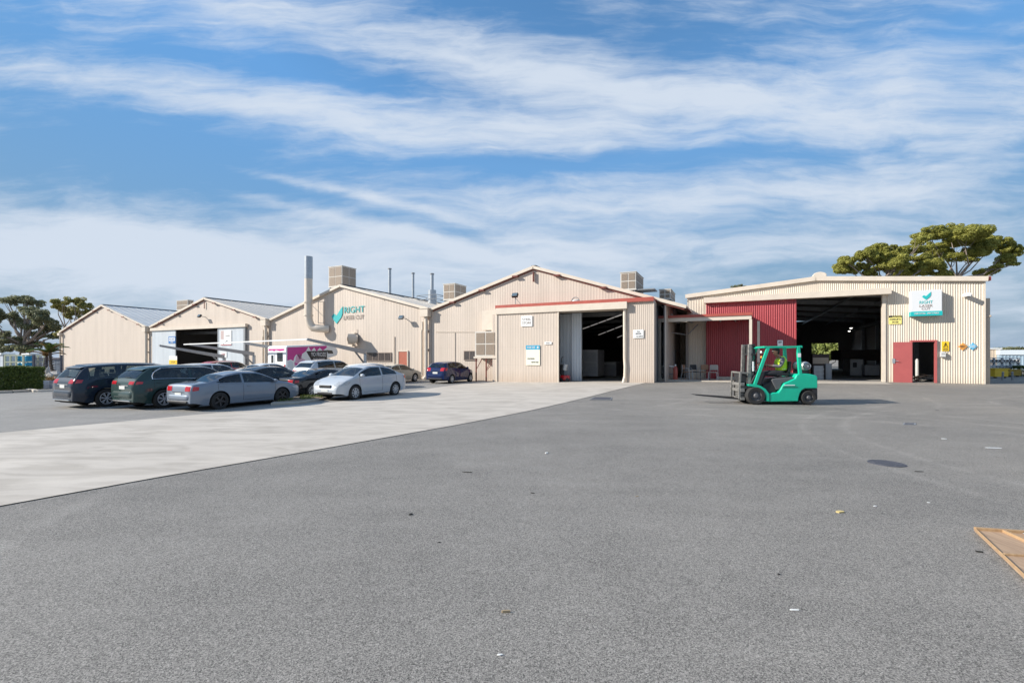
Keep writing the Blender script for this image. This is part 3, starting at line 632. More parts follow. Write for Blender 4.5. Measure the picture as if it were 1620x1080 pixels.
def car(kind, name, label, cat, wheel_px, pm, scale=1.0, style='multi', heading=1, hz=1.0, trim=None, rails=False, glassm=None, taillight='red', group='cars parked on the left', lower=None, body_w=1.0):
    K = CARS[kind]; L2 = K['L']/2; Wm = K['W']/2*body_w; top = K['top']; belt = K['belt']; wb = K['wb']
    rax = -L2+K['rf'] if kind != 'x' else 0; fax = rax+wb; wr = K['wr']; ra = wr+.065
    glassm = glassm or TINT
    # place: the right-hand rear wheel (heading 1) or the left-hand front wheel (heading -1) touches the ground at wheel_px
    th = math.atan2(LF.c, LF.s)                    # forward = into the car park, along the halls' depth
    if heading < 0: th += math.pi
    g = G(*wheel_px); fw = Vector((math.cos(th), math.sin(th), 0)); lt = Vector((-fw.y, fw.x, 0))
    if heading > 0: o = g-fw*(rax*scale)+lt*(Wm*.97*scale)
    else: o = g-fw*(fax*scale)-lt*(Wm*.97*scale)
    root = thing(name, label, cat, (o.x, o.y, gz(o.x, o.y)), th, group); root.scale = (scale, scale, scale*hz)
    def topz(x): return herm(top, x)
    def beltz(x): return min(herm(belt, x), topz(x)-.03)
    def wid(x):
        e = .55; t = 1
        if x > L2-.6: s_ = min(1, (x-L2+.6)/.6); k = .34
        elif x < -L2+.42: s_ = min(1, (-L2+.42-x)/.42); k = .22
        else: return Wm
        return Wm*(1-k*(1-(1-s_**2.3)**(1/2.3)))
    def bot(x):
        z = .2+.10*sm((abs(x)-L2+.55)/.5)
        for ax in (rax, fax):
            d = abs(x-ax)
            if d < ra: z = max(z, wr+math.sqrt(ra*ra-d*d)*.98)
        return z
    def bul(z): return 1-.30*max(0, .55-z)**1.6-.11*max(0, z-.62)**1.3*1.6
    def cab(x): return sm((topz(x)-herm(belt, x)-.02)/.38)
    def wside(x): return wid(x)*(.90-.17*cab(x))
    def crown(x): return .025+.035*cab(x)
    def S(x, z):
        zb = beltz(x)
        if z <= zb: return wid(x)*bul(z)
        zs = topz(x)-crown(x); yb = wid(x)*bul(zb)
        if zs-zb < .01: return yb
        s = min(1, (z-zb)/(zs-zb)); return yb+(wside(x)-yb)*(.72*s+.28*s*s)
    def TP(x, y): return topz(x)-crown(x)*min(1, abs(y)/wside(x))**2
    xs = set()
    e = [0, .003, .01, .022, .04, .065, .1, .15, .22, .3]
    for d in e: xs.add(round(L2-d, 4)); xs.add(round(-L2+d, 4))
    n = int((K['L']-.6)/.055)
    for i in range(n+1): xs.add(round(-L2+.3+(K['L']-.6)*i/n, 4))
    for ax in (rax, fax):
        for a in (-1, 1): xs.add(round(ax+a*ra, 4)); xs.add(round(ax+a*ra*.97, 4))
    xs = sorted(xs); q = MB(); rows = []
    for x in xs:
        zb, zt, b0 = beltz(x), topz(x), bot(x); zs = max(zt-crown(x), zb+.005); b0 = min(b0, zb-.05); half = []
        for j in range(8):
            z = b0+(zb-b0)*j/7; half.append((S(x, z), z))
        for j in (.1, .35, .65, .88, 1):
            z = zb+(zs-zb)*j; half.append((S(x, z), z))
        for j in range(1, 6):
            y = wside(x)*(1-j/5); half.append((y, TP(x, y)))
        ring = [q.p((x, -y, z)) for y, z in half[:-1]]+[q.p((x, 0, half[-1][1]))]+[q.p((x, y, z)) for y, z in half[:-1][::-1]]
        rows.append(ring)
    nr = len(rows[0])
    for (A, Bq, xa, xb) in zip(rows, rows[1:], xs, xs[1:]):
        side = any(xa >= a+.03 and xb <= b-.03 for a, b in K['sw']) and topz((xa+xb)/2)-crown(xa)-herm(belt, xa) > .16
        scr = (xa >= K['wx'][0]+.04 and xb <= K['wx'][1]-.02) or (xa >= K['bx'][0]+.03 and xb <= K['bx'][1]-.04)
        for i in range(nr-1):
            j = i if i < nr//2 else nr-2-i
            if side and 8 <= j <= 10: continue
            if scr and 13 <= j <= 17: continue
            q.fi([A[i], A[i+1], Bq[i+1], Bq[i]])
    for r_ in (rows[0], rows[-1]):
        for i in range(len(r_)//2): q.fi([r_[i], r_[i+1], r_[-2-i], r_[-1-i]])
    body = q.build('body', pm, root, smooth=62)
    q = MB(); q.box(-L2+.18, L2-.22, -Wm*.70, Wm*.70, .2, .72); q.box(-L2+.06, L2-.08, -Wm*.80, Wm*.80, .24, .34); q.box(rax+ra, fax-ra, -Wm*.93, Wm*.93, .17, .27)
    q.build('underbody', UNDER, root, bevel=.01)
    def patch(f, us, vs, name, m, off, parent=None, label=None):
        q = MB(); g = [[q.p(f(a, b)) for b in vs] for a in us]
        for A, Bq in zip(g, g[1:]):
            for i in range(len(vs)-1): q.fi([A[i], A[i+1], Bq[i+1], Bq[i]])
        return q.build(name, m, parent or root, smooth=60, label=label)
    lin = lambda a, b, n: [a+(b-a)*i/n for i in range(n+1)]
    for sgn in (-1, 1):
        for (a, b) in K['sw']:
            def f(x, v, sgn=sgn):
                zl = herm(belt, x)+.035; zh = topz(x)-crown(x)-.045; zh = max(zh, zl+.004)
                if x < K['sw'][0][0]+.35: zh = zl+(zh-zl)*(.35+.65*math.sqrt(max(0, (x-K['sw'][0][0])/.35)))
                z = zl+(zh-zl)*v
                return (x, sgn*(S(x, z)+.006), z)
            ok = [x for x in lin(a, b, 18) if topz(x)-crown(x)-.045 > herm(belt, x)+.05]
            if len(ok) < 2: continue
            wn_ = patch(f, ok, lin(0, 1, 5), 'window', glassm, 0)
            if trim and (a, b) == K['sw'][-1]:
                ok = [x for x in lin(K['sw'][0][0], b, 40) if topz(x)-crown(x)-.045 > herm(belt, x)+.05]
                q = MB(); pts = [f(x, -.03) for x in ok]+[f(ok[-1], v) for v in lin(0, 1, 4)]+[f(x, 1.03) for x in ok[::-1]]+[f(ok[0], v) for v in lin(1, 0, 4)]
                q.tube(pts, .016, 5, cap=False); q.build('window_trim', trim, root)
    def fw_(x, v):
        hw = wside(x)-.05; y = hw*v; return (x+.004, y, TP(x, y)+.007)
    patch(fw_, lin(K['wx'][0], K['wx'][1], 8), lin(-1, 1, 10), 'windscreen', TINTB, 0)
    def fb(x, v):
        hw = wside(x)-.07; y = hw*v; return (x-.004, y, TP(x, y)+.007)
    patch(fb, lin(K['bx'][0], K['bx'][1], 8), lin(-1, 1, 10), 'rear_window', TINTB, 0)
    # lamps wrapped round the corners
    def inv(z, rear):
        pr = top[:7] if rear else top[-5:]
        rng = lin(-L2, -L2+.5, 60) if rear else lin(L2, L2-.5, 60)
        for x in rng:
            if topz(x)-crown(x)*.6 >= z: return x
        return rng[-1]
    def lamp(rear, z0, z1, inner, back, name, m):
        for sgn in (-1, 1):
            pth = []
            for k in range(5): pth.append(('f', inner+(.93-inner)*k/4))
            for k in range(1, 6): pth.append(('s', back*k/5))
            def f(i, v):
                typ, a = pth[i]; zz = z0+(z1-z0)*(v if typ == 'f' else (v*(1-.35*a/back)+.2*a/back)); xr = inv(zz, rear); d = -1 if rear else 1
                if typ == 'f': return (xr+d*.012, sgn*wid(xr)*bul(zz)*a, zz)
                x = xr-d*a; return (x, sgn*(S(x, zz)+.008), zz)
            patch(f, list(range(len(pth))), lin(0, 1, 3), name, m, 0)
    lamp(True, K['tl'][0], K['tl'][1], .55, .22, 'taillight', TAILM); lamp(False, K['hl'][0], K['hl'][1], .6, .36, 'headlight', LENS)
    # grille, plates, bumper strip, handles, mirrors
    q = MB(); zg_ = K['hl'][0]; q.box(L2-.05, L2+.004, -Wm*.38, Wm*.38, zg_-.08, zg_+.03); q.box(L2-.05, L2+.004, -Wm*.5, Wm*.5, .27, .36)
    q.build('grille', BLACK, root, bevel=.01)
    q = MB(); zp = K['tl'][0]-.12; xr = inv(zp, True); q.box(xr-.02, xr+.02, -.19, .19, zp-.06, zp+.06); q.build('number_plate', PLATE, root)
    q = MB(); q.box(L2-.01, L2+.015, -.19, .19, .38, .48); q.build('number_plate', PLATE, root)
    def fbm(i, v):
        a = -.97+1.94*i/16; zz = .34+(herm(belt, -L2)-.36)*(.12+.40*v); o_ = .045*math.sin(math.pi*min(1, v*1.0))**.5 if 0 < v < 1 else 0
        e_ = max(0, abs(a)-.72)/.25; return (-L2-o_+.10*e_**2.2, Wm*.80*a*(1+.04*o_/.045), zz)
    patch(fbm, list(range(17)), [0, .08, .2, .5, .8, .92, 1], 'rear_bumper', pm, 0)
    q = MB(); q.box(-L2-.055, -L2+.05, -Wm*.66, Wm*.66, .31, .36 if lower else .38); q.build('bumper_strip', lower or BLACK, root, bevel=.012)
    q = MB(); zp = K['tl'][0]-.045; xr = inv(zp, True); q.box(xr-.012, xr+.03, -Wm*.42, Wm*.42, zp-.012, zp+.014); q.build('boot_strip', CHROME if kind in ('van', 'suv') else BLACK, root)
    for sgn in (-1, 1):
        for (a, b) in K['sw'][-2:]:
            x = a+.12; z = beltz(x)-.11
            q = MB(); q.box(x, x+.17, sgn*(S(x, z)-.01), sgn*(S(x, z)+.022), z-.014, z+.014); q.build('door_handle', pm, root, bevel=.006)
        xa, xb, xc = K['sw'][-1][1]+.02, K['sw'][-1][0]-.04, K['sw'][-2][0]+.05
        pt = lambda x, z: (x, sgn*(S(x, z)+.001), z)
        up = lambda x: [pt(x, z) for z in lin(max(.3, bot(x)+.03), beltz(x)-.01, 7)]
        q = MB(); q.tube(up(xa)[::-1]+[pt(xa+(xb-xa)*k/5, .3) for k in range(1, 5)]+up(xb)+[pt(xb+(xc-xb)*k/5, beltz(xb+(xc-xb)*k/5)-.01) for k in range(1, 5)]+up(xc)[::-1], .005, 4, cap=False)
        q.build('door_seam', BLACK, root)
        xm = K['wx'][1]-.30; zm = herm(belt, xm)+.09; q = MB(); q.ball((xm, sgn*(Wm+.07), zm), (.075, .11, .075), nu=12, nv=8); q.box(xm-.03, xm+.03, sgn*(Wm*.86), sgn*(Wm+.02), zm-.05, zm-.02)
        q.build('mirror', pm, root, smooth=True)
    if rails:
        for sgn in (-1, 1):
            q = MB(); x0, x1 = rails; q.tube([(x, sgn*(wside(x)-.06), TP(x, wside(x)-.06)+.035) for x in lin(x0, x1, 8)], .014, 6); q.build('roof_rail', CHROME, root)
    if kind in ('van', 'suv', 'hatch'):
        x = K['bx'][1]-.02; hw = wside(x+.1)-.10; q = MB(); q.prism([(x-.02, topz(x+.1)-.075), (x+.2, topz(x+.2)-.05), (x+.25, topz(x+.25)-.03), (x-.01, topz(x+.12)-.055)], -hw, hw); q.build('roof_spoiler', pm, root, bevel=.01)
        q = MB(); x = K['bx'][0]; q.bar((x-.02, .0, topz(x)+.03), (x-.01, -.32, topz(x)+.05), .015, .015); q.build('wiper', BLACK, root)
    xd = K['wx'][1]; xb2 = K['bx'][0]+.3
    q = MB(); q.box(xd-.35, xd-.02, -Wm*.78, Wm*.78, .7, herm(belt, xd)-.03); q.build('dashboard', BLACK, root, bevel=.03)
    for xs_ in (.05, -.85):
        for sgn in (-1, 1):
            q = MB(); y = sgn*Wm*.4; q.box(xs_-.2, xs_+.35, y-.24, y+.24, .6, .78); q.prism([(xs_-.3, 1.18), (xs_-.18, 1.18), (xs_-.06, .75), (xs_-.2, .75)], y-.23, y+.23); q.box(xs_-.32, xs_-.22, y-.12, y+.12, 1.2, 1.33)
            so = q.build('seat', SEATM, root, bevel=.03); so.scale.z = max(t_[1] for t_ in top)/1.56
    me, m2 = wheel_meshes(wr, style)
    for ax in (rax, fax):
        for sgn in (-1, 1):
            w_ = bpy.data.objects.new('wheel', me); COL.objects.link(w_); w_.parent = root; w_.location = (ax, sgn*(Wm-.10), wr); w_.rotation_euler = (0, .3+ax, 0 if sgn < 0 else math.pi)
            rm = bpy.data.objects.new('rim', m2); COL.objects.link(rm); rm.parent = w_
    return root
p_navy = paint('navy_car_paint', (.012,.02,.035)); p_green = paint('dark_green_car_paint', (.022,.05,.046)); p_bsil = paint('blue_silver_car_paint', (.20,.235,.285), .15, .45)
p_sil = paint('silver_car_paint', (.47,.50,.53), .1, .45); p_blk = paint('black_car_paint', (.012,.014,.018)); p_red = paint('red_car_paint', (.34,.02,.03)); p_wht = paint('white_car_paint', (.72,.73,.73))
p_crm = paint('champagne_car_paint', (.52,.46,.36), .15); p_blu = paint('deep_blue_car_paint', (.004,.016,.075))
G1 = 'cars parked on the left'
car('van', 'people_carrier', 'dark navy people carrier parked at the left end of the front row', 'van', (169,643.5), p_navy, .90, 'multi', rails=(-1.9,.3), lower=CHROME)
car('suv', 'sport_utility_car', 'dark green SUV with chrome window line between navy van and silver liftback', 'car', (260,645.5), p_green, .925, 'multi', trim=CHROME, lower=CHROME)
car('saloon', 'liftback_car', 'blue silver liftback with black wheels nearest the driveway', 'car', (348,647.5), p_bsil, .905, 'five')
car('suv', 'sport_utility_car', 'white car whose roof shows behind the dark green SUV', 'car', (310,621.5), p_wht, .90, 'multi')
car('suv', 'sport_utility_car', 'bright red SUV parked before the pale sliding doors', 'car', (348,603.5), p_red, .93, 'multi', trim=CHROME)
car('saloon', 'saloon_car', 'white saloon between the red SUV and the camper van', 'car', (408,609), p_wht, .98, 'ten')
car('saloon', 'saloon_car', 'black saloon behind the blue silver liftback', 'car', (402,631.5), p_blk, .97, 'ten')
car('coupe', 'coupe_car', 'low black coupe beside the front of the silver saloon', 'car', (494,628.5), p_blk, .93, 'ten')
car('suv', 'sport_utility_car', 'pale silver SUV in front of the pink and white camper', 'car', (512,610), p_sil, 1.0, 'multi')
car('hatch', 'small_hatchback', 'white hatchback mostly hidden behind the small silver saloon', 'car', (584,615.5), p_wht, .97, 'ten')
car('small_saloon', 'small_saloon_car', 'small silver saloon facing the camera at the edge of the driveway', 'car', (562,632.5), p_sil, 1.0, 'cap', heading=-1)
car('saloon', 'saloon_car', 'champagne saloon beside the faded orange door', 'car', (621,606.5), p_crm, .93, 'ten')
car('hatch', 'small_hatchback', 'small deep blue hatchback alone beside the wall cooler', 'car', (715,606.5), p_blu, 1.0, 'cap')
# ------------------------------------------------------------------ camper van
PINK = mat('magenta_livery', (.55,.03,.25), .35); PPINK = mat('pale_pink_livery', (.66,.38,.50), .4); GREYP = mat('pale_grey_livery', (.62,.66,.68), .4)
def camper():
    g = G(453, 604); th = math.atan2(LF.c, LF.s); fw = Vector((math.cos(th), math.sin(th), 0)); lt = Vector((-fw.y, fw.x, 0))
    o = g+lt*1.02
    root = thing('camper_van', 'white and magenta camper van with cab over bunk behind the black saloon', 'camper van', (o.x, o.y, 0), th, 'cars parked on the left')
    del root['group']
    Lb, Wd, Hh = 3.75, 1.02, 2.6
    q = MB(); q.prism([(0,.55),(Lb,.55),(Lb,1.72),(Lb+.35,1.78),(Lb+1.0,1.95),(Lb+1.12,2.25),(Lb+.95,2.6),(Lb+.3,2.84),(.1,2.64),(0,2.52)], -Wd, Wd); q.build('body', WHITE, root, bevel=.05, smooth=True)
    q = MB(); q.prism([(Lb+.003,.45),(Lb+1.55,.45),(Lb+1.55,.85),(Lb+1.3,1.0),(Lb+.85,1.08),(Lb+.35,1.72),(Lb+.003,1.71)], -Wd+.1, Wd-.1); q.build('cab', WHITE, root, bevel=.05)
    q = MB(); q.box(.2, Lb, -.8, .8, .3, .55); q.build('chassis', UNDER, root)
    for sgn in (-1, 1):
        q = MB(); q.prism([(Lb+.15,1.12),(Lb+.78,1.12),(Lb+.38,1.62),(Lb+.15,1.62)], sgn*(Wd-.1), sgn*(Wd-.09)); q.build('window', GLASSB, root)
        q = MB(); q.prism([(Lb+.05,2.12),(Lb+.62,2.1),(Lb+.5,2.36),(Lb-.05,2.38)], sgn*Wd, sgn*(Wd+.012)); q.build('window', GLASS, root)
    y = -Wd
    def sheet(pts, name, m, d, parent=root):
        q = MB(); q.prism(pts, y-d, y-d+.003 if d > .004 else y+.001); return q.build(name, m, parent)
    sv = lambda u_, v_: (u_*Lb, .55+v_*(2.0+.2*u_))
    mag = sheet([sv(.02,.98),sv(.98,.99),sv(.99,.93),sv(.88,.82),sv(.80,.93),sv(.72,.80),sv(.66,.94),sv(.58,.82),sv(.52,.98),sv(.45,.82),sv(.36,.72),sv(.34,.56),sv(.30,.52),sv(.27,.64),sv(.23,.72),sv(.18,.62),sv(.16,.48),sv(.10,.54),sv(.02,.5)], 'livery', PINK, .004)
    sheet([sv(.02,.04),sv(.80,.04),sv(.80,.13),sv(.70,.17),sv(.5,.15),sv(.3,.17),sv(.02,.15)], 'livery', PINK, .004)
    sheet([sv(.03,.2),sv(.13,.2),sv(.16,.3),sv(.14,.46),sv(.09,.5),sv(.04,.46)], 'livery', GREYP, .004)
    sheet([sv(.22,.18),sv(.34,.18),sv(.40,.34),sv(.44,.5),sv(.36,.56),sv(.33,.7),sv(.27,.74),sv(.22,.64),sv(.21,.5),sv(.17,.4)], 'livery', PPINK, .004)
    sheet([sv(.24,.19),sv(.33,.19),sv(.41,.4),sv(.30,.36),sv(.19,.42)], 'livery', PINK, .008)
    sheet([sv(.46,.82),sv(.99,.82),sv(.99,.46),sv(.60,.46),sv(.52,.66)], 'livery', BLACK, .004)
    for st, a, b, z0, z1, m in (('YO FROZE', .58, .96, .66, .82, WHITES), ('FROZEN YOGHURT', .63, .93, .54, .59, WHITES), ('Lounge', .45, .6, .38, .45, PINK)):
        tx = text(st, a*Lb, b*Lb, .55+z0*2, .55+z1*2, -Wd-.006, m, root)
    # rear face
    q = MB(); q.box(-.02, -.001, .25, .72, .75, 2.15); d = q.build('door', WHITES, root, bevel=.008)
    q = MB(); q.box(-.03, -.021, .35, .58, 1.4, 1.95); q.build('pane', GLASS, root).parent = d
    q = MB(); q.box(-.035, -.003, -.62, -.05, 1.5, 2.15); q.build('window', GLASS, root, bevel=.02)
    q = MB(); q.prism([(-.8,2.42),(.9,2.42),(.9,2.28),(.5,2.32),(.3,2.24),(.1,2.33),(-.3,2.26),(-.8,2.3)], -.006, -.001, ax='x'); q.build('livery', PINK, root)
    for sgn in (-1, 1):
        q = MB(); q.box(-.03, -.002, sgn*.86-.06, sgn*.86+.06, .85, 1.25); q.build('taillight', TAILM, root)
    q = MB(); q.box(-.14, -.003, -.95, .95, .45, .6); q.build('bumper', BLACK, root, bevel=.02)
    me, m2 = wheel_meshes(.33, 'cap')
    for ax in (1.0, Lb+.75):
        for sgn in (-1, 1):
            w_ = bpy.data.objects.new('wheel', me); COL.objects.link(w_); w_.parent = root; w_.location = (ax, sgn*(Wd-.16), .33); w_.rotation_euler = (0, 0, 0 if sgn < 0 else math.pi)
            rm = bpy.data.objects.new('rim', m2); COL.objects.link(rm); rm.parent = w_
camper()
# ------------------------------------------------------------------ carport arms
v = Vector((LF.s, LF.c, 0)); 
ARMG = mat('carport_grey_paint', (.33,.34,.35), .5, var=.1)
def arm(outer_px, zz_end, label, long=5.5, strut=True):
    px, py, D = outer_px; o = P(px, py, D); e = o+v*long; e.z = zz_end
    root = thing('carport_frame', label, 'carport frame', (e.x, e.y, 0), math.atan2(v.y, v.x), 'cantilever carport frames')
    iv = Matrix.Translation(-Vector((e.x, e.y, 0))); rot = Matrix.Rotation(-math.atan2(v.y, v.x), 4, 'Z')
    q = MB(rot @ iv)
    d = (e-o)
    def seg(p0, p1, h0, h1, w_=.13):
        up = Vector((0, 0, 1)); sd = v.cross(up)
        for a in (0,):
            c = [p0+sd*w_/2+up*h0/2, p0-sd*w_/2+up*h0/2, p0-sd*w_/2-up*h0/2, p0+sd*w_/2-up*h0/2, p1+sd*w_/2+up*h1/2, p1-sd*w_/2+up*h1/2, p1-sd*w_/2-up*h1/2, p1+sd*w_/2-up*h1/2]
            i = [q.p(k) for k in c]
            for f in ((0,1,2,3),(7,6,5,4),(0,4,5,1),(1,5,6,2),(2,6,7,3),(3,7,4,0)): q.fi([i[k] for k in f])
    seg(o, e, .16, .34); q.build('arm', ARMG, root)
    q = MB(rot @ iv); q.box(e.x-.1, e.x+.1, e.y-.1, e.y+.1, 0, e.z-.1); q.box(e.x-.22, e.x+.22, e.y-.22, e.y+.22, 0, .04); q.build('post', GALV, root)
    if strut:
        q = MB(rot @ iv); m_ = o.lerp(e, .80); q.bar((m_.x, m_.y, m_.z-.1), (e.x, e.y, e.z-1.0), .1, .1); q.build('strut', STEELG, root)
    return o
o4 = arm((486,536.5,31.05), 2.2, 'grey carport frame arching over the silver SUV, right end of its row')
o3 = arm((386,542.5,33.9), 2.2, 'grey carport frame running behind the camper van')
o2 = arm((300.5,544.5,36.8), 2.1, 'grey carport frame ending beside the pale right sliding door')
o1 = arm((252,546.5,38.6), 1.85, 'grey carport frame at the left end, crossing the dark doorway')
q = MB(); q.bar(o2+Vector((-.7,.3,0)), o4, .07, .09); pu = q.build('carport_beam', WHITE); tag(pu, 'long white beam joining the high ends of the carport frames', 'beam')
# ------------------------------------------------------------------ forklift (its own axes: x towards its tail, y away from the camera)
FG = mat('green_forklift_paint', (.004,.47,.29), .38, coat=.3, var=.12, vs=2.5)
FD = mat('forklift_dark_frame', (.022,.022,.024), .6); MAST = mat('worn_mast_steel', (.27,.26,.24), .5, .3, var=.5, vs=8)
GAS = mat('gas_bottle_steel', (.50,.50,.48), .35, .5, var=.15, vs=6); FSEAT = mat('grey_forklift_trim', (.10,.10,.105), .5); FORKM = mat('fork_steel', (.045,.042,.04), .45, .6)
def f2(x, y): return ((x-1100)/321.0, (890-y)/321.0)            # outline points read off a side view
fl_g = G(1239.4, 640.5); sc_f = F/fl_g.y
fl = thing('forklift', 'green forklift truck with raised forks driving left across the yard', 'forklift', (fl_g.x, fl_g.y, gz(fl_g.x, fl_g.y+.5)+.0))
fl.scale = (43.6/sc_f,)*3
fl.rotation_euler = (0, R(-.6), R(-6))
def fp(name, pts, y0, y1, m, bevel=.015, parent=fl, smooth=True):
    q = MB(); q.prism([f2(*p) for p in pts], y0, y1); return q.build(name, m, parent, bevel=bevel, smooth=smooth)
FW_ = 1.15
body = [(945,858),(945,770),(985,752),(1050,748),(1075,712),(1092,680),(1118,640),(1160,622),(1205,600),(1238,585),(1248,555),(1262,535),(1330,528),(1400,535),(1470,552),(1482,575),(1482,702),(1340,704),(1312,722),(1288,760),(1272,812),(1268,852)]
fp('chassis', body, .02, FW_-.02, FG, .03)
fp('counterweight', [(1300,704),(1484,704),(1484,820),(1475,836),(1462,836),(1456,770),(1420,722),(1360,716),(1315,735)], .05, FW_-.05, FD, .02)
fp('side_step', [(880,770),(945,772),(1010,790),(1060,690),(1110,640),(1000,590),(960,640),(900,660)], .14, FW_-.14, FD, .01)
fend = [(712,652),(790,650),(850,668),(905,705),(945,760),(945,850),(915,850),(905,775),(865,720),(810,690),(720,672)]
fp('fender', fend, .0, .22, FG, .01); fp('fender', fend, FW_-.22, FW_, FG, .01)
fp('cowl', [(752,655),(800,560),(850,520),(905,500),(920,520),(900,590),(890,665),(840,662)], .16, FW_-.16, FD, .02)
fp('hood', [(985,605),(1005,590),(1235,572),(1240,590),(1100,645),(1080,712),(1040,720)], .1, FW_-.1, FSEAT, .02)
lines = q = MB(); q.bar((*f2(1090,686)[:1], .012, f2(1090,686)[1]), (f2(1262,686)[0], .012, f2(1262,686)[1]), .012, .012); q.build('body_seam', FD, fl)
q = MB(); q.box(f2(1118,0)[0], f2(1230,0)[0], .008, .02, f2(0,668)[1], f2(0,659)[1]); q.build('livery_stripe', WHITES, fl)
def pil(a, b, y, w_=.075, name='guard_pillar', m=FG):
    (x0, z0), (x1, z1) = f2(*a), f2(*b); q = MB(); q.bar((x0,y,z0), (x1,y,z1), w_, .11 if w_ > .06 else w_, up=(1,0,0)); return q.build(name, m, fl, bevel=.012)
for y in (.07, FW_-.07):
    pil((795,655),(948,222),y); pil((1297,535),(1278,215),y, .10)
q = MB(); x0, z0 = f2(818,218); x1, z1 = f2(1320,200)
q.box(x0+.3, x1, .03, .12, z0-.03, z0+.035); q.box(x0+.3, x1, FW_-.12, FW_-.03, z0-.03, z0+.035)
q.box(x0+.25, x0+.34, .03, FW_-.03, z0-.03, z0+.04); q.box(x1-.08, x1, .03, FW_-.03, z0-.03, z0+.04); q.bar((x0+.3,.06,z0), (x0,.2,z0-.03), .04, .04); q.bar((x0+.3,FW_-.06,z0), (x0,FW_-.2,z0-.03), .04, .04); q.bar((x0,.2,z0-.03),(x0,FW_-.2,z0-.03),.04,.04)
for k in range(1, 9): xk = x0+.34+(x1-x0-.42)*k/9; q.box(xk-.012, xk+.012, .1, FW_-.1, z0-.02, z0+.03)
q.build('overhead_guard', FG, fl, bevel=.008)
# mast leaning back a little
def mrail(x0_, x1_, y, w_, m, name, top=180, bot=858):
    a = f2(x0_, bot); b = f2(x1_, top); q = MB(); d = (Vector((b[0],0,b[1]))-Vector((a[0],0,a[1]))).normalized(); n = Vector((-d.z,0,d.x))
    q.bar((a[0],y,a[1]), (b[0],y,b[1]), .05, w_, m=0, up=n)
    for s_ in (-1, 1): q.bar((a[0]+s_*w_*.42*n.x,y+.045,a[1]), (b[0]+s_*w_*.42*n.x,y+.045,b[1]), .06, .022, up=n)
    return q.build(name, m, fl, bevel=.004)
for y in (.24, FW_-.30): mrail(742,768,y,.10,MAST,'mast_rail'); mrail(768,792,y+.06,.07,MAST,'mast_rail', 186, 850)
q = MB()
for z_, x_ in ((190,790),(300,784),(700,762)): a = f2(x_, z_); q.box(a[0]-.03, a[0]+.10, .2, FW_-.2, a[1]-.035, a[1]+.035)
a, b = f2(790,185), f2(835,200); q.box(a[0], b[0], .28, FW_-.28, b[1]-.33, a[1]-.02)
q.build('mast_crosshead', FD, fl, bevel=.01)
for y in (.34, FW_-.38):
    a, b = f2(790,560), f2(815,215); q = MB(); q.tube([(a[0],y,a[1]-.75),(a[0],y,a[1])], .05, 12); q.tube([(a[0],y,a[1]),(b[0],y,b[1])], .032, 10); q.build('lift_cylinder', FD, fl, smooth=True)
q = MB(); 
for y in (.3, .36, .42): q.tube([(f2(815,250)[0],y,f2(0,250)[1]),(f2(845,330)[0],y,f2(0,330)[1]),(f2(822,480)[0],y,f2(0,480)[1]),(f2(840,600)[0],y,f2(0,600)[1])], .016, 6)
q.build('hydraulic_hose', BLACK, fl, smooth=True)
q = MB(); a = f2(800,500); q.tube([(a[0],.26,a[1]),(a[0],.26,a[1]+.36)], .045, 12); q.box(a[0]-.05,a[0]+.05,.24,.3,a[1]+.12,a[1]+.18); q.build('canister', WHITES, fl, smooth=True)
# carriage with load backrest
q = MB()
a, b = f2(640,505), f2(735,512)
q.box(a[0], a[0]+.05, .16, FW_-.16, a[1]-.06, a[1])
for y in (.16, FW_-.2):
    q.bar((a[0]+.02,y+.02,a[1]), (f2(630,850)[0],y+.02,f2(540,830)[1]), .05, .07); q.bar((a[0]+.02,y+.02,a[1]-.03),(b[0],y+.02,a[1]-.06),.05,.06)
q.build('load_backrest', MAST, fl, bevel=.006)
q = MB(); c0 = f2(560,640); q.box(f2(652,0)[0], f2(735,0)[0], .3, FW_-.3, f2(0,640)[1], f2(0,525)[1]); q.build('carriage_cover', FD, fl, bevel=.02)
q = MB()
for z_ in (650,720,820): q.box(f2(640,0)[0], f2(690,0)[0], .14, FW_-.14, f2(0,z_+22)[1], f2(0,z_-14)[1])
for z_ in (682,700,748,768,790): q.box(f2(650,0)[0], f2(730,0)[0], .2, FW_-.4, f2(0,z_+6)[1], f2(0,z_-6)[1])
q.build('carriage', MAST, fl, bevel=.008)
for y in (.30, FW_-.36):
    q = MB(); h = f2(640,838); tpx = (f2(640,0)[0]-1.55, f2(0,786)[1])
    c = [(h[0]+.06,h[1]+.02),(h[0]+.06,h[1]+.72),(h[0]+.015,h[1]+.72),(h[0]+.01,h[1]+.06),(tpx[0],tpx[1]+.012),(tpx[0]-.04,tpx[1]),(h[0],h[1]+.0)]
    q.prism(c, y-.055, y+.055); q.build('fork', FORKM, fl, bevel=.004)
def fwheel(cx, cy, r, wd, y):
    x, z = f2(cx, cy); q = MB(); q.lathe([(r*.55,.0),(r*.6,-.015),(r*.9,-.02),(r,.03),(r,wd-.03),(r*.9,wd),(r*.55,wd)], 36, c=(x,y,z))
    w_ = q.build('wheel', RUBBER, fl, smooth=True)
    q = MB(); q.lathe([(r*.56,.01),(r*.52,.05),(r*.3,.06),(r*.28,.0),(r*.2,-.03),(.005,-.035)], 28, c=(x,y,z))
    for k in range(6): a = k*1.047; q.tube([(x+r*.4*math.cos(a),y+.03,z+r*.4*math.sin(a)),(x+r*.4*math.cos(a),y+.055,z+r*.4*math.sin(a))], .014, 6)
    q.build('rim', FSEAT, w_, smooth=True)
for y in (.0, FW_-.24): fwheel(800, 785, .33, .24, y)
for y in (.04, FW_-.22): fwheel(1385, 808, .258, .18, y)
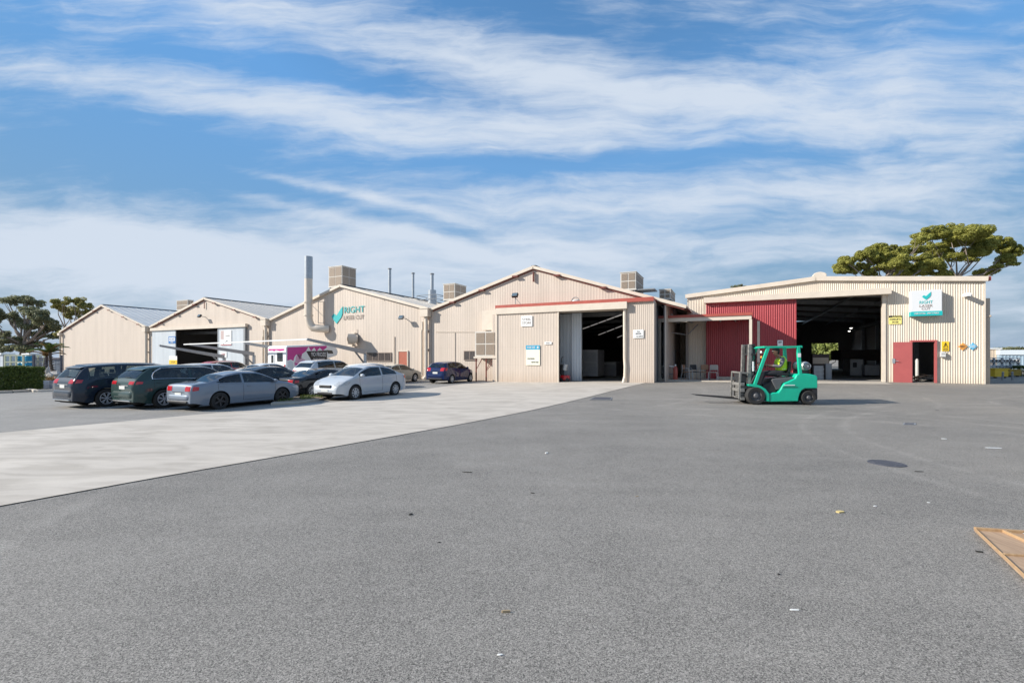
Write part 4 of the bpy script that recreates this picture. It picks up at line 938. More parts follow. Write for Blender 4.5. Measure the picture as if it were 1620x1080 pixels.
# gas bottle lying across the tail, seat, wheel, lamps
q = MB(); c = f2(1385,445); q.lathe([(.005,.12),(.07,.12),(.075,.14),(.13,.17),(.165,.24),(.165,.86),(.13,.94),(.005,.97)], 28, c=(c[0],0,c[1])); g_b = q.build('gas_bottle', GAS, fl, smooth=True)
q = MB(); q.lathe([(.10,.08),(.115,.08),(.115,.16),(.10,.16),(.10,.08)], 20, c=(c[0],0,c[1])); q.tube([(c[0],.05,c[1]),(c[0],.14,c[1])], .03, 8); q.build('collar', GALV, g_b, smooth=True)
q = MB()
for y in (.3, .8): q.lathe([(.166,y),(.176,y),(.176,y+.04),(.166,y+.04)], 24, c=(c[0],0,c[1]))
q.box(c[0]-.12, c[0]+.12, .25, .9, c[1]-.26, c[1]-.16); q.build('bottle_strap', FD, g_b)
q = MB(); s0 = f2(1150,545); q.box(s0[0]-.22, s0[0]+.24, .34, .82, s0[1]-.05, s0[1]+.06); q.prism([(s0[0]+.16,s0[1]+.02),(s0[0]+.28,s0[1]+.02),(s0[0]+.33,s0[1]+.48),(s0[0]+.24,s0[1]+.5)], .36, .80); q.build('seat', BLACK, fl, bevel=.03)
sw0 = Vector((f2(935,0)[0], .56, f2(0,432)[1])); q = MB(); ax = Vector((.62,0,.78)).normalized(); e1 = ax.orthogonal().normalized(); e2 = ax.cross(e1)
q.tube([sw0+(e1*math.cos(k*.3927)+e2*math.sin(k*.3927))*.17 for k in range(17)], .014, 6, cap=False); q.bar(sw0-e1*.16, sw0+e1*.16, .02, .02); q.tube([sw0, sw0-ax*.35], .025, 8); q.build('steering_wheel', BLACK, fl, smooth=True)
for y in (.16, FW_-.16):
    q = MB(); c = f2(880,275); q.ball((c[0],y,c[1]), (.03,.05,.05)); q.bar((c[0],y,c[1]),(c[0]+.16,y,c[1]-.04),.015,.015); q.build('work_light', WHITES, fl, smooth=True)
q = MB(); c = f2(878,335); q.ball((c[0],.12,c[1]), (.035,.03,.05)); q.build('indicator_lamp', ORNG, fl, smooth=True)
q = MB(); a = f2(1268,300); q.box(a[0], a[0]+.1, .012, .022, a[1]-.12, a[1]+.02); q.build('sticker', WHITES, fl)
# ------------------------------------------------------------------ driver
SKIN = mat('skin', (.30,.16,.105), .55); SHIRT = mat('grey_shirt', (.17,.16,.18), .8, var=.2, vs=14); HIVIS = mat('hi_vis_vest', (.56,.80,.03), .6, var=.12, vs=16); REFL = mat('reflective_tape', (.62,.63,.62), .35)
TROU = mat('dark_trousers', (.022,.022,.028), .85); HAIR = mat('black_hair', (.012,.010,.010), .7)
pe = thing('person', 'forklift driver in yellow high visibility vest, grey shirt and dark trousers, hands on the wheel', 'person', fl.matrix_basis @ Vector((s0[0], .58, s0[1]+.06)))
pe.rotation_euler = fl.rotation_euler; pe.scale = fl.scale*1.12
o0 = Vector((s0[0], .58, s0[1]+.06))
def skin(name, m, verts, edges, parent, lvl=2, root=0):
    me = bpy.data.meshes.new(name); me.from_pydata([Vector(v[:3]) for v in verts], edges, []); me.materials.append(m)
    o = bpy.data.objects.new(name, me); COL.objects.link(o); o.parent = parent
    md = o.modifiers.new('skin', 'SKIN'); md.use_smooth_shade = True
    for i, v in enumerate(verts):
        sv = me.skin_vertices[0].data[i]; r = v[3]; sv.radius = (r if isinstance(r, (int, float)) else r[0], r if isinstance(r, (int, float)) else r[1]); sv.use_root = (i == root)
    if lvl: sd = o.modifiers.new('sub', 'SUBSURF'); sd.levels = lvl; sd.render_levels = lvl
    return o
def q2(x, y, yy=0): a = f2(x, y); return (a[0]-o0.x, yy, a[1]-o0.z)
pv = [(*q2(1165,520), .10), (*q2(1162,470), .095), (*q2(1160,415), .11), (*q2(1150,378), .09), (*q2(1134,352), .066), (*q2(1118,332), .066)]
edg = [(0,1),(1,2),(2,3),(3,4),(4,5)]
# head built round the neck end
def limb(start, pts):
    k = len(pv); pv.extend(pts); edg.append((start, k))
    for i in range(len(pts)-1): edg.append((k+i, k+i+1))
limb(5, [(*q2(1110,314), .092), (*q2(1110,290), .112), (*q2(1114,268), .092)])
for sgn in (-1, 1):
    limb(3, [(*q2(1158,372,sgn*.16), .068), (*q2(1138,430,sgn*.2), .052), (*q2(1118,458,sgn*.2), .045), (*q2(1060,448,sgn*.18), .036), (*q2(1000,440,sgn*.16), .028), (*q2(975,436,sgn*.155), .034)])
    limb(0, [(*q2(1120,535,sgn*.11), .08), (*q2(1040,528,sgn*.13), .07), (*q2(968,535,sgn*.14), .066), (*q2(948,575,sgn*.14), .056), (*q2(925,640,sgn*.14), .045), (*q2(915,690,sgn*.14), .04), (*q2(880,700,sgn*.14), .035)])
skin('body', SKIN, pv, edg, pe)
q = MB(); h = Vector(q2(1106,298)); q.ball(h+Vector((-.092,0,-.01)), (.018,.014,.022)); q.build('nose', SKIN, pe, smooth=True)
for sgn in (-1, 1):
    q = MB(); q.ball(h+Vector((.015,sgn*.083,-.01)), (.024,.012,.034)); q.build('ear', SKIN, pe, smooth=True)
    q = MB(); q.ball(h+Vector((-.084,sgn*.03,.022)), (.01,.014,.008)); q.build('eye', WHITES, pe, smooth=True)
q = MB(); q.ball(h+Vector((-.086,0,-.045)), (.008,.025,.007)); q.build('mouth', mat('lips', (.25,.09,.07), .5), pe, smooth=True)
q = MB(); q.ball(h+Vector((.024,0,.055)), (.112,.104,.09), nu=18, nv=12); q.ball(h+Vector((.06,0,-.005)), (.072,.098,.11), nu=14, nv=10); q.build('hair', HAIR, pe, smooth=True)
tv = [(*q2(1165,530), .18), (*q2(1163,492), .165)]; te = [(0,1)]
for sgn in (-1, 1):
    k = len(tv); tv += [(*q2(1120,535,sgn*.11), .12), (*q2(1040,528,sgn*.13), .10), (*q2(966,535,sgn*.14), .076), (*q2(946,577,sgn*.14), .068), (*q2(924,640,sgn*.14), .058), (*q2(915,680,sgn*.14), .055)]
    te += [(0,k)]+[(k+i, k+i+1) for i in range(5)]
skin('trousers', TROU, tv, te, pe)
for sgn in (-1, 1):
    q = MB(); a = q2(895,700,sgn*.14); q.ball((a[0]-.02,a[1],a[2]), (.14,.055,.05), nu=14, nv=8); q.build('boot', BLACK, pe, smooth=True)
sv_ = [(*q2(1160,420), .14), (*q2(1152,375), .12)]; se = [(0,1)]
for sgn in (-1, 1):
    k = len(sv_); sv_ += [(*q2(1158,374,sgn*.16), .08), (*q2(1140,425,sgn*.2), .066), (*q2(1118,458,sgn*.2), .058), (*q2(1080,450,sgn*.19), .05), (*q2(1045,446,sgn*.175), .044)]
    se += [(1,k)]+[(k+i, k+i+1) for i in range(4)]
skin('shirt', SHIRT, sv_, se, pe)
ve = skin('vest', HIVIS, [(*q2(1168,520), (.19,.19)), (*q2(1163,465), (.19,.19)), (*q2(1160,410), (.205,.21)), (*q2(1152,372), (.18,.19)), (*q2(1142,358), (.11,.11))], [(0,1),(1,2),(2,3),(3,4)], pe)
q = MB(); a = Vector(q2(1165,478)); q.lathe([(.165,-.02),(.172,-.02),(.172,.02),(.165,.02)], 24, axis='z', c=a); q.build('reflective_band', REFL, ve, smooth=True)
for sgn in (-1, 1):                                             # hands closed on the wheel rim
    w0 = Vector(q2(962,434,sgn*.155))
    hv = [(w0.x+.03,w0.y,w0.z,.026),(w0.x,w0.y,w0.z,.03)]; he = [(0,1)]
    for k, ln in enumerate((.9,1,.95,.8)):
        yk = w0.y+sgn*(-.03+.02*k); n = len(hv)
        hv += [(w0.x-.03,yk,w0.z+.012,.0095),(w0.x-.055*ln,yk,w0.z+.0,.009),(w0.x-.06*ln,yk,w0.z-.024,.0085),(w0.x-.038,yk,w0.z-.034,.008)]
        he += [(1,n),(n,n+1),(n+1,n+2),(n+2,n+3)]
    n = len(hv); hv += [(w0.x-.005,w0.y-sgn*.035,w0.z-.01,.011),(w0.x-.035,w0.y-sgn*.04,w0.z-.028,.0095)]; he += [(1,n),(n,n+1)]
    skin('hand', SKIN, hv, he, pe, 1)
# ------------------------------------------------------------------ veranda between the halls
YC = -3.2
vz = RF.z(1120, 507, YC)
ca, cb = rt(1041,YC), rt(1189,YC)
vg = gz(*RF.w(ca, YC).xy[:])
V = Th(RF, (ca+cb)/2, -1.6, vg, 'veranda', 'flat roofed veranda with red edge and cream posts before the red doors', 'veranda')
q = V.mb(); q.box(ca-.05, cb+.05, YC-.06, -.05, vz+.24, vz+.40); V.add(q, 'roof', REDT)
q = V.mb(); q.box(ca, cb, YC, YC+.08, vz, vz+.235); q.box(cb-.08, cb, YC+.083, -.05, vz, vz+.235); q.box(ca, ca+.08, YC+.083, -.05, vz, vz+.235)
q.box(ca-.5, ca-.003, YC+.02, YC+.07, vz-.02, vz+.12); V.add(q, 'edge_beam', CREAMT)
q = V.mb()
for k in range(1, 6): x = ca+(cb-ca)*k/6; q.box(x-.04, x+.04, YC+.083, -.06, vz+.08, vz+.22)
V.add(q, 'rafters', STEELG)
for px_, y in ((1044,YC+.06),(1187.5,YC+.06),(1087,-.3),(1200,-.3)):
    x = rt(px_, y); q = V.mb(); q.box(x-.075, x+.075, y-.05, y+.1, vg, vz-.003 if y < -1 else vz+.07); V.add(q, 'post', CREAMT if px_ != 1087 else mat('grey_post', (.25,.22,.2), .6))
x = rt(1188,YC+.06)
q = V.mb(); q.bar((cb-.04, YC+.15, vz-.0), (cb-.04, YC+.85, vz-.75), .05, .05); q.bar((cb-.04,-.35,vz-.7),(cb-.04,-1.0,vz-.02),.05,.05); V.add(q, 'brace', CREAMT)
x = rt(1087,-.3); q = V.mb(); q.bar((x,-.3,vz-.75),(x+.7,-.3,vz-.02),.07,.07); V.add(q, 'brace', STEELG)
x = rt(1044,YC); q = V.mb(); q.tube([(x+.04,YC-.08,vz+.1),(x+.04,YC-.08,vg+.35),(x+.12,YC-.1,vg+.12),(x+.45,YC-.12,vg+.08)], .05, 8); V.add(q, 'downpipe', CREAMT, smooth=True)
q = V.mb(); q.tube([(ca+.4,-1.2,vz-.55),(ca+1.5,-1.2,vz-.75)], .035, 8); V.add(q, 'rail', GALV)
q = V.mb(); q.box(rt(1042,YC-.2), rt(1172,YC-.2), YC-.35, -.2, vg-.25, vg+.10); V.add(q, 'slab', CONC, bevel=.015)
q = V.mb(); q.box(rt(1134,-.9), rt(1172,-.9), -1.2, -.35, vg+.1, vg+.26); V.add(q, 'step', CONC, bevel=.01)
slab = vg+.10
# white door in the gap
def chair(px, y, rz, seatm, legm, label, style=0):
    x = rt(px, y); g = RF.w(x, y, slab); c = thing('chair', label, 'chair', g, -RF.a+rz, 'chairs under the veranda'); c.scale = (1.12,)*3
    q = MB(); q.box(-.22,.22,-.22,.22,.42,.46); q.build('seat', seatm, c, bevel=.02)
    q = MB(); q.prism([(-.21,.56),(.21,.56),(.19,.86),(-.19,.86)], .2, .235); q.build('backrest', seatm, c, bevel=.02)
    for sx_ in (-1, 1):
        q = MB(); q.tube([(sx_*.23,-.24,0),(sx_*.21,-.2,.43)], .014, 6); q.build('leg', legm, c, smooth=True)
        q = MB(); q.tube([(sx_*.23,.28,0),(sx_*.21,.2,.44),(sx_*.2,.215,.84)], .014, 6); q.build('leg', legm, c, smooth=True)
        if style: q = MB(); q.tube([(sx_*.24,.2,.64),(sx_*.25,-.1,.66),(sx_*.24,-.2,.6),(sx_*.22,-.2,.43)], .014, 6); q.build('armrest', legm, c, smooth=True)
    return c
TAN = mat('tan_vinyl', (.30,.16,.09), .6, var=.2); TAUPE = mat('taupe_vinyl', (.36,.32,.28), .6)
chair(1087, -2.5, 1.3, TAN, GALV, 'tan chair turned sideways, leftmost in the row beneath the veranda', 1)
chair(1099, -2.2, .5, BLACK, GALV, 'black chair with armrests second in the row below the veranda roof', 1)
chair(1115, -2.4, .1, TAN, BLACK, 'tan brown chair between the black and the pale chair')
chair(1128.5, -2.6, -.1, TAUPE, GALV, 'pale taupe chair nearest the dark red door')
# trolley table and red bottle
x = rt(1057,-2.4); t_ = Th(RF, x, -2.4, slab, 'trolley_table', 'steel trolley table behind the left veranda post', 'table')
q = t_.mb(); q.box(x-.45, x+.42, -2.65, -2.1, slab+.82, slab+.87); t_.add(q, 'top', WHITE)
q = t_.mb(); q.box(x-.42, x+.38, -2.62, -2.13, slab+.3, slab+.34); t_.add(q, 'shelf', STEELG)
for sx_, sy_ in ((-.41,-2.61),(.37,-2.61),(-.41,-2.15),(.37,-2.15)):
    q = t_.mb(); q.box(x+sx_-.025, x+sx_+.025, sy_-.025, sy_+.025, slab+.08, slab+.82); l_ = t_.add(q, 'leg', WHITE)
    q = t_.mb(); q.lathe([(.01,sy_-.02),(.05,sy_-.02),(.05,sy_+.02),(.01,sy_+.02)], 14, c=(x+sx_,0,slab+.05)); t_.add(q, 'castor', BLACK, parent=l_)
x = rt(1068.5,-2.7); t_ = Th(RF, x, -2.7, slab, 'gas_cylinder', 'red brown gas cylinder standing beside the trolley table', 'gas cylinder')
q = t_.mb(); q.lathe([(.13,slab),(.14,slab+.03),(.14,slab+.72),(.09,slab+.82),(.04,slab+.86),(.01,slab+.86)], 20, axis='z', c=(x,-2.7,0)); t_.add(q, 'bottle', REDT, smooth=True)
q = t_.mb(); q.tube([(x,-2.7,slab+.85),(x,-2.7,slab+.98)], .035, 8); q.bar((x-.08,-2.7,slab+.95),(x+.08,-2.7,slab+.95),.02,.02); t_.add(q, 'valve', WHITE)
x = rt(1053,-2.3); t_ = Th(RF, x, -2.4, slab+.87, 'white_jug', 'white jug with dark spots standing on the trolley table', 'jug')
q = t_.mb(); q.lathe([(.005,slab+.87),(.1,slab+.87),(.11,slab+1.1),(.06,slab+1.2),(.06,slab+1.26),(.005,slab+1.26)], 16, axis='z', c=(x,-2.4,0)); t_.add(q, 'jug_body', WHITE, smooth=True)
q = t_.mb(); q.tube([(x+.06,-2.4,slab+1.22),(x+.16,-2.4,slab+1.18),(x+.15,-2.4,slab+1.0),(x+.1,-2.4,slab+.96)], .014, 6); t_.add(q, 'handle', BLACK, smooth=True)
# small grey door and light fittings in the gap wing
xw = T(1062,5.4)
# ------------------------------------------------------------------ signs
def sign(fr, x0, x1, yt, yb, y, th, name, label, m, cat='sign', bevel=0):
    a, b = fr.t(x0, y), fr.t(x1, y); xm = (x0+x1)/2; z1, z0 = fr.z(xm, yt, y), fr.z(xm, yb, y)
    s = Th(fr, (a+b)/2, y, z0, name, label, cat); s.b = (a, b, z0, z1, y)
    q = s.mb(); q.box(a, b, y, y+th, z0, z1); s.add(q, 'panel', m, bevel=bevel); return s
def words(s, st, u0, u1, v0, v1, m, name='lettering'):
    a, b, z0, z1, y = s.b; return s.text(st, a+(b-a)*u0, a+(b-a)*u1, z0+(z1-z0)*v0, z0+(z1-z0)*v1, y-.008, m, name)
def band(s, u0, u1, v0, v1, m, name='band', d=.004):
    a, b, z0, z1, y = s.b; q = s.mb(); q.box(a+(b-a)*u0, a+(b-a)*u1, y-d, y+.001, z0+(z1-z0)*v0, z0+(z1-z0)*v1); return s.add(q, name, m)
TICK = [(0,.44),(.22,.60),(.46,.48),(.70,.72),(1,1),(.99,.58),(.88,.36),(.46,0),(.2,.22)]
def tick(s, x0, x1, z0, z1, y, m=TEAL, d=.02):
    q = s.mb(); q.prism([(x0+(x1-x0)*u, z0+(z1-z0)*v) for u, v in TICK], y-d, y); s.add(q, 'tick_emblem', m)
# wall lettering on the third hall
s = Th(LF, T(550), -.05, Z(550,512), 'wall_lettering', 'large teal tick and RIGHT LASER CUT lettering painted on the third gable', 'lettering')
tick(s, T(524.5,-.04), T(542,-.04), Z(533,512,-.04), Z(533,485,-.04), -.03)
s.text('RIGHT', T(544.5,-.04), T(576.5,-.04), Z(560,494.5,-.04), Z(560,484.5,-.04), -.045, TEAL)
s.text('LASER CUT', T(543.5,-.04), T(575.5,-.04), Z(560,505,-.04), Z(560,498.5,-.04), -.045, GREYL)
# light box sign
s = sign(RF, 1441.5, 1490.5, 459, 499, -.42, .38, 'light_box_sign', 'big white light box sign with teal tick and teal bottom band', mat('sign_box_white', (.66,.67,.68), .35), bevel=.02)
a, b, z0, z1, y = s.b
tick(s, a+(b-a)*.35, a+(b-a)*.64, z0+(z1-z0)*.62, z0+(z1-z0)*.93, y-.003)
words(s, 'RIGHT', .27, .70, .47, .585, TEAL); words(s, 'LASER', .27, .70, .335, .43, GREYL); words(s, 'CUT', .34, .62, .225, .31, GREYL)
q = s.mb(); q.box(a-.01, b+.01, y-.02, y+.39, z0-.01, z0+(z1-z0)*.17); s.add(q, 'teal_band', mat('teal_band_paint', (.01,.42,.42), .35))
s.text('LASER CUTTING   OPEN TO PUBLIC', a+(b-a)*.1, a+(b-a)*.9, z0+(z1-z0)*.06, z0+(z1-z0)*.12, y-.03, WHITES)
q = s.mb(); q.box(a+.1, b-.1, y+.38, -.0, z0+.2, z0+.3); q.box(a+.1, b-.1, y+.38, -.0, z1-.3, z1-.2); s.add(q, 'bracket', STEELG)
s = sign(RF, 1406, 1426.5, 499, 512.5, -.05, .02, 'caution_sign', 'pale yellow caution sign with black top bar beside the wide opening', PYEL)
band(s, 0, 1, .78, 1, BLACK); words(s, 'CAUTION', .28, .95, .81, .96, PYEL); words(s, 'FORKLIFTS', .08, .92, .46, .66, INK); words(s, 'IN USE', .28, .74, .14, .34, INK)
s = sign(RF, 1490, 1501.5, 540, 555, -.05, .02, 'hazard_sign', 'small yellow hazard sign with black triangle right of the open doorway', YEL)
a, b, z0, z1, y = s.b
q = s.mb(); w_ = b-a; h_ = z1-z0; T3 = [(.2,.36),(.5,.9),(.8,.36)]
for i in range(3): p0, p1 = T3[i], T3[(i+1)%3]; q.bar((a+w_*p0[0],y-.006,z0+h_*p0[1]), (a+w_*p1[0],y-.006,z0+h_*p1[1]), .01, .03, up=(0,1,0))
q.bar((a+w_*.5,y-.006,z0+h_*.46),(a+w_*.5,y-.006,z0+h_*.74),.01,.03,up=(0,1,0)); s.add(q, 'triangle', BLACK); words(s, 'DANGER', .15, .85, .1, .24, INK)
s = Th(RF, rt(1492.5), -.2, rz_(1492,565), 'letter_box', 'small grey letter box under the yellow hazard sign', 'letter box')
a, b = rt(1488.5,-.2), rt(1496.5,-.2); z0, z1 = rz_(1492,564.5,-.2), rz_(1492,557.5,-.2); q = s.mb(); q.prism([(-.2,z0),(-.0,z0),(-.0,z1+.05),(-.2,z1)], a, b, ax='x'); s.add(q, 'case', mat('pale_grey_case', (.55,.55,.54), .5), bevel=.01); q = s.mb(); q.box(a+.04, b-.04, -.206, -.199, z1-.08, z1-.06); s.add(q, 'slot', BLACK)
def splat(x0, x1, yt, yb, m, label, st):
    a, b = rt(x0,-.03), rt(x1,-.03); xm = (x0+x1)/2; z1, z0 = rz_(xm,yt,-.03), rz_(xm,yb,-.03); cx, cz = (a+b)/2, (z0+z1)/2
    s = Th(RF, cx, -.03, cz, 'star_sign', label, 'sign'); pts = []
    for k in range(16): r_ = 1 if k % 2 == 0 else .72; e = 1.0 if k % 4 == 0 else .82; an = k*.3927; pts.append((cx+(b-a)/2*r_*e*math.cos(an), cz+(z1-z0)/2*r_*e*math.sin(an)))
    q = s.mb(); q.prism(pts, -.06, -.03); s.add(q, 'panel', m)
    s.b = (a, b, z0, z1, -.06); words(s, st[0], .2, .8, .52, .66, INK if m is ORNG else WHITES); words(s, st[1], .25, .75, .34, .48, INK if m is ORNG else WHITES)
splat(1515, 1530.5, 541.5, 554.5, ORNG, 'orange star shaped sign on the corrugated wall', ('SAFETY', 'FIRST'))
splat(1531, 1546, 541.5, 554, SKYB, 'light blue star shaped sign next to the orange one', ('KEEP', 'CLEAR'))
# signs on the halls at left
s = sign(LF, 266.5, 277.5, 532, 543, -.22, .02, 'door_sign', 'blue and white sign on the pale left sliding door', BLUES)
band(s, .08, .92, .36, .86, WHITES); words(s, 'NO DUST', .14, .86, .48, .76, BLUES); words(s, 'AREA', .3, .7, .08, .28, WHITES)
s = sign(LF, 267.5, 280, 563, 576, -.22, .02, 'warning_sign', 'yellow and white warning sign low on the pale left sliding door', WHITES)
band(s, 0, 1, 0, .52, YEL); words(s, 'STOP', .25, .75, .15, .36, INK)
s = sign(LF, 349, 366, 522.5, 546, -.22, .02, 'poster', 'white poster with red base line on the pale right sliding door', WHITES)
band(s, .0, 1, .0, .04, TAILM, 'red_line'); band(s, .02, .3, .4, .98, mat('pinkish_print', (.5,.38,.36), .5), 'print'); q = s.mb(); a, b, z0, z1, y = s.b; q.bar((a+.25*(b-a),y-.006,z0+.12), (a+.62*(b-a),y-.006,z0+.5), .01, .06, up=(0,1,0)); q.bar((a+.62*(b-a),y-.006,z0+.5),(a+.95*(b-a),y-.006,z0+.15), .01, .06, up=(0,1,0)); s.add(q, 'roof_mark', BLACK); words(s, 'SHED', .45, .9, .6, .68, GREYL)
s = sign(LF, 349, 358.5, 556, 565, -.22, .02, 'notice', 'small white notice below the poster on the right sliding door', WHITES); words(s, 'EXIT', .2, .8, .3, .7, TAILM)
s = sign(LF, 824, 842, 499.5, 516, YP-.26, .02, 'store_sign', 'square white sign high on the big beige sliding door', WHITES); words(s, 'STEEL', .12, .9, .56, .78, GREYL); words(s, 'STORE', .12, .9, .22, .44, GREYL)
s = sign(LF, 832, 854, 546, 577.5, YP-.26, .02, 'notice_board', 'tall cream notice with cyan header on the big beige sliding door', mat('cream_notice', (.78,.76,.62), .5)); band(s, 0, 1, .78, 1, CYAN); words(s, 'WORK SAFE', .08, .66, .84, .95, WHITES); band(s, .8, .92, .83, .95, WHITES, 'ring'); words(s, 'DELIVERIES', .12, .62, .3, .36, INK); words(s, 'REPORT HERE', .4, .9, .12, .18, INK)
s = sign(LF, 861.5, 872.5, 540.5, 544.5, YP-.26, .02, 'name_plate', 'narrow white plate near the edge of the big beige sliding door', WHITES); words(s, 'DOOR 4', .2, .8, .3, .7, GREYL)
s = sign(LF, 1001.5, 1018, 521.5, 534.5, YP-.06, .02, 'office_sign', 'white sign with dark lines right of the middle doorway', WHITES); words(s, 'ALL', .36, .68, .72, .88, INK); words(s, 'VISITORS', .22, .78, .44, .62, INK); words(s, 'TO OFFICE', .3, .94, .12, .28, INK)
s = sign(RF, 1230, 1238.5, 538, 547, -.38, .02, 'notice', 'small white notice on the red sliding door behind the forklift', WHITES); words(s, 'BEEP', .2, .8, .5, .8, INK)
# ------------------------------------------------------------------ coolers on the roofs
def pxof(fr, t, y): w_ = fr.w(t, y); return CX+F*w_.x/w_.y
def cooler(fr, xl, xc, xr, yt, yb, y0, label, base_z=None, lou=LOUV):
    a, b = fr.t(xl, y0), fr.t(xc, y0); y1 = y0+.3
    while pxof(fr, b, y1) < xr and y1 < y0+3: y1 += .02
    z1, z0 = fr.z(xc, yt, y0), fr.z(xc, yb, y0)
    s = Th(fr, (a+b)/2, (y0+y1)/2, z0, 'evaporative_cooler', label, 'cooler', 'louvred coolers on the roofs')
    q = s.mb(); q.box(a, b, y0, y1, z0, z1); s.add(q, 'casing', COOLF)
    h = z1-z0; c_ = .07
    for i in range(2):
        for j in range(2):
            x0 = a+c_+(b-a-c_)*i/2; x1 = a+(b-a-c_)*(i+1)/2; u0 = z0+c_+(h-c_)*j/2; u1 = z0+(h-c_)*(j+1)/2
            q = s.mb(); q.box(x0, x1, y0-.012, y0+.0, u0, u1); n = 9
            for k in range(n): zz = u0+(u1-u0)*(k+.5)/n; q.bar((x0,y0-.02,zz),(x1,y0-.02,zz),.012,(u1-u0)/n*.45)
            s.add(q, 'louvre', lou)
            w0 = y0+c_+(y1-y0-c_)*i/2; w1 = y0+(y1-y0-c_)*(i+1)/2
            q = s.mb(); q.box(b, b+.012, w0, w1, u0, u1); s.add(q, 'louvre', lou)
    q = s.mb(); q.box(a-.04, b+.04, y0-.04, y1+.04, z1, z1+.05); q.box(a-.04, b+.04, y0-.04, y1+.04, z0-.06, z0); s.add(q, 'lid', COOLF)
    if base_z is not None:
        q = s.mb()
        for x in (a+.1, b-.1):
            for y in (y0+.1, y1-.1): q.box(x-.04, x+.04, y-.04, y+.04, base_z, z0-.06)
        q.box(a+.3, b-.3, y0+.3, y1-.3, base_z, z0-.06); s.add(q, 'stand', STEELG)
cooler(LF, 520, 541, 563, 420.5, 452, 3, 'large tan cooler above the gable with the teal tick', B3.top(T(541,3))-.2)
cooler(LF, 701.5, 719.5, 737.5, 448.5, 473, 4.5, 'tan cooler in the roof valley left of the middle gable', z683-.2)
cooler(LF, 981.5, 1006, 1018, 430, 457, 2.2, 'tan cooler low on the right slope of the middle gable', B4.top(T(1006,2.2))-.1)
cooler(LF, 1043, 1061, 1074.5, 457.5, 472, 5.5, 'small tan cooler at the far right eave of the middle hall', B4.top(T(1045,5.5))-.3)
cooler(LF, 279.5, 297, 306, 474.5, 489, 5, 'pale cooler behind the ridge of the hall with pale doors', z237)
q = MB(LF and None)
s = Th(LF, T(1000,2.2), 3, B4.top(T(1010,3)), 'roof_platform', 'dark maintenance platform beside the right roof cooler', 'platform')
q = s.mb(); q.box(T(1002,2.4), T(1036,2.4), 2.2, 3.6, Z(1010,459.5,2.4), Z(1010,458,2.4)); s.add(q, 'deck', STEELG)
# wall cooler on its legs
a, b = T(752.5,-.95), T(783.5,-.95); z1, z0 = Z(768,525,-.95), Z(768,563,-.95)
s = Th(LF, (a+b)/2, -.5, 0, 'wall_cooler', 'big louvred wall cooler on spindly legs beside the blue hatchback', 'cooler')
q = s.mb(); q.box(a-.06, b+.06, -.95, -.06, z0-.03, z1+.05); s.add(q, 'casing', COOLF, bevel=.01)
for i in range(2):
    for j in range(2):
        x0 = a+.05+(b-a)*i/2; x1 = a-.05+(b-a)*(i+1)/2; u0 = z0+.08+(z1-z0-.05)*j/2; u1 = z0-.03+(z1-z0-.05)*(j+1)/2+.03
        q = s.mb(); q.box(x0, x1, -.962, -.95, u0, u1)
        for k in range(11): zz = u0+(u1-u0)*(k+.5)/11; q.bar((x0,-.972,zz),(x1,-.972,zz),.016,(u1-u0)/24)
        s.add(q, 'louvre', LOUV)
q = s.mb(); q.box(a-.14, b+.14, -1.02, -.04, z0-.16, z0-.035); s.add(q, 'tray', CREAMT)
for x in (a+.02, (a+b)/2+.05):
    q = s.mb(); q.box(x-.04, x+.04, -.95, -.87, 0, z0-.16); s.add(q, 'leg', RUST)
    q = s.mb(); q.bar((x,-.91,z0-1.0),(x+.5,-.91,z0-.2),.035,.035); s.add(q, 'brace', RUST)
q = s.mb(); q.bar((a+.02,-.91,z0-1.0),(a+.5,-.91,z0-.2),.035,.035); q.bar((b,-.91,z0-.2),((a+b)/2+.05,-.91,z0-1.1),.035,.035); s.add(q, 'brace', RUST)
s = Th(LF, T(781), -.4, Z(781,524), 'air_duct', 'tan square duct above the wall cooler', 'duct')
q = s.mb(); q.box(T(777.5,-.5), T(785.5,-.5), -.5, -.04, Z(781,524,-.5)+.02, Z(781,491,-.5)); q.box(T(762,-.5), T(777.5,-.5)-.005, -.48, -.04, Z(770,523,-.5)+.04, Z(770,491.5,-.5)); s.add(q, 'duct_box', CREAMT, bevel=.01)
# ------------------------------------------------------------------ flue, stacks, fan
yb_ = -.95; x = T(488,yb_); xe = T(513,-.3)
s = Th(LF, x, yb_, Z(488,520), 'flue_pipe', 'tall cream flue with galvanised top rising past the third gable', 'flue')
zt, zm, ze = Z(488,406,yb_), Z(488,441,yb_), Z(505,520,-.6); r_ = .34
q = s.mb(); pts = [(x,yb_,zm),(x,yb_,ze+1.1)]+[(x+(xe-x)*.5*(1-math.cos(k*.393)), yb_+.35*(1-math.cos(k*.393)), ze+1.1*(1-math.sin(k*.393))) for k in range(1,4)]+[(x+(xe-x)*.55,yb_+.3,ze+.05),(xe,-.35,ze),(xe+.25,-.02,ze)]
q.tube(pts, r_, 18); s.add(q, 'duct', CREAMT, smooth=True)
q = s.mb(); q.tube([(x,yb_,zm),(x,yb_,zt)], r_+.015, 18); s.add(q, 'galvanised_top', GALV, smooth=True)
q = s.mb()
for zz in (ze+1.2, Z(488,478,yb_)): q.lathe([(r_,zz-.06),(r_+.06,zz-.06),(r_+.06,zz+.06),(r_,zz+.06)], 18, axis='z', c=(x,yb_,0))
s.add(q, 'clamp_ring', CREAMT)
q = s.mb(); xa, xb = T(497,-.6), T(512,-.1); z5, z6 = Z(500,477,-.5), Z(505,511,-.4)
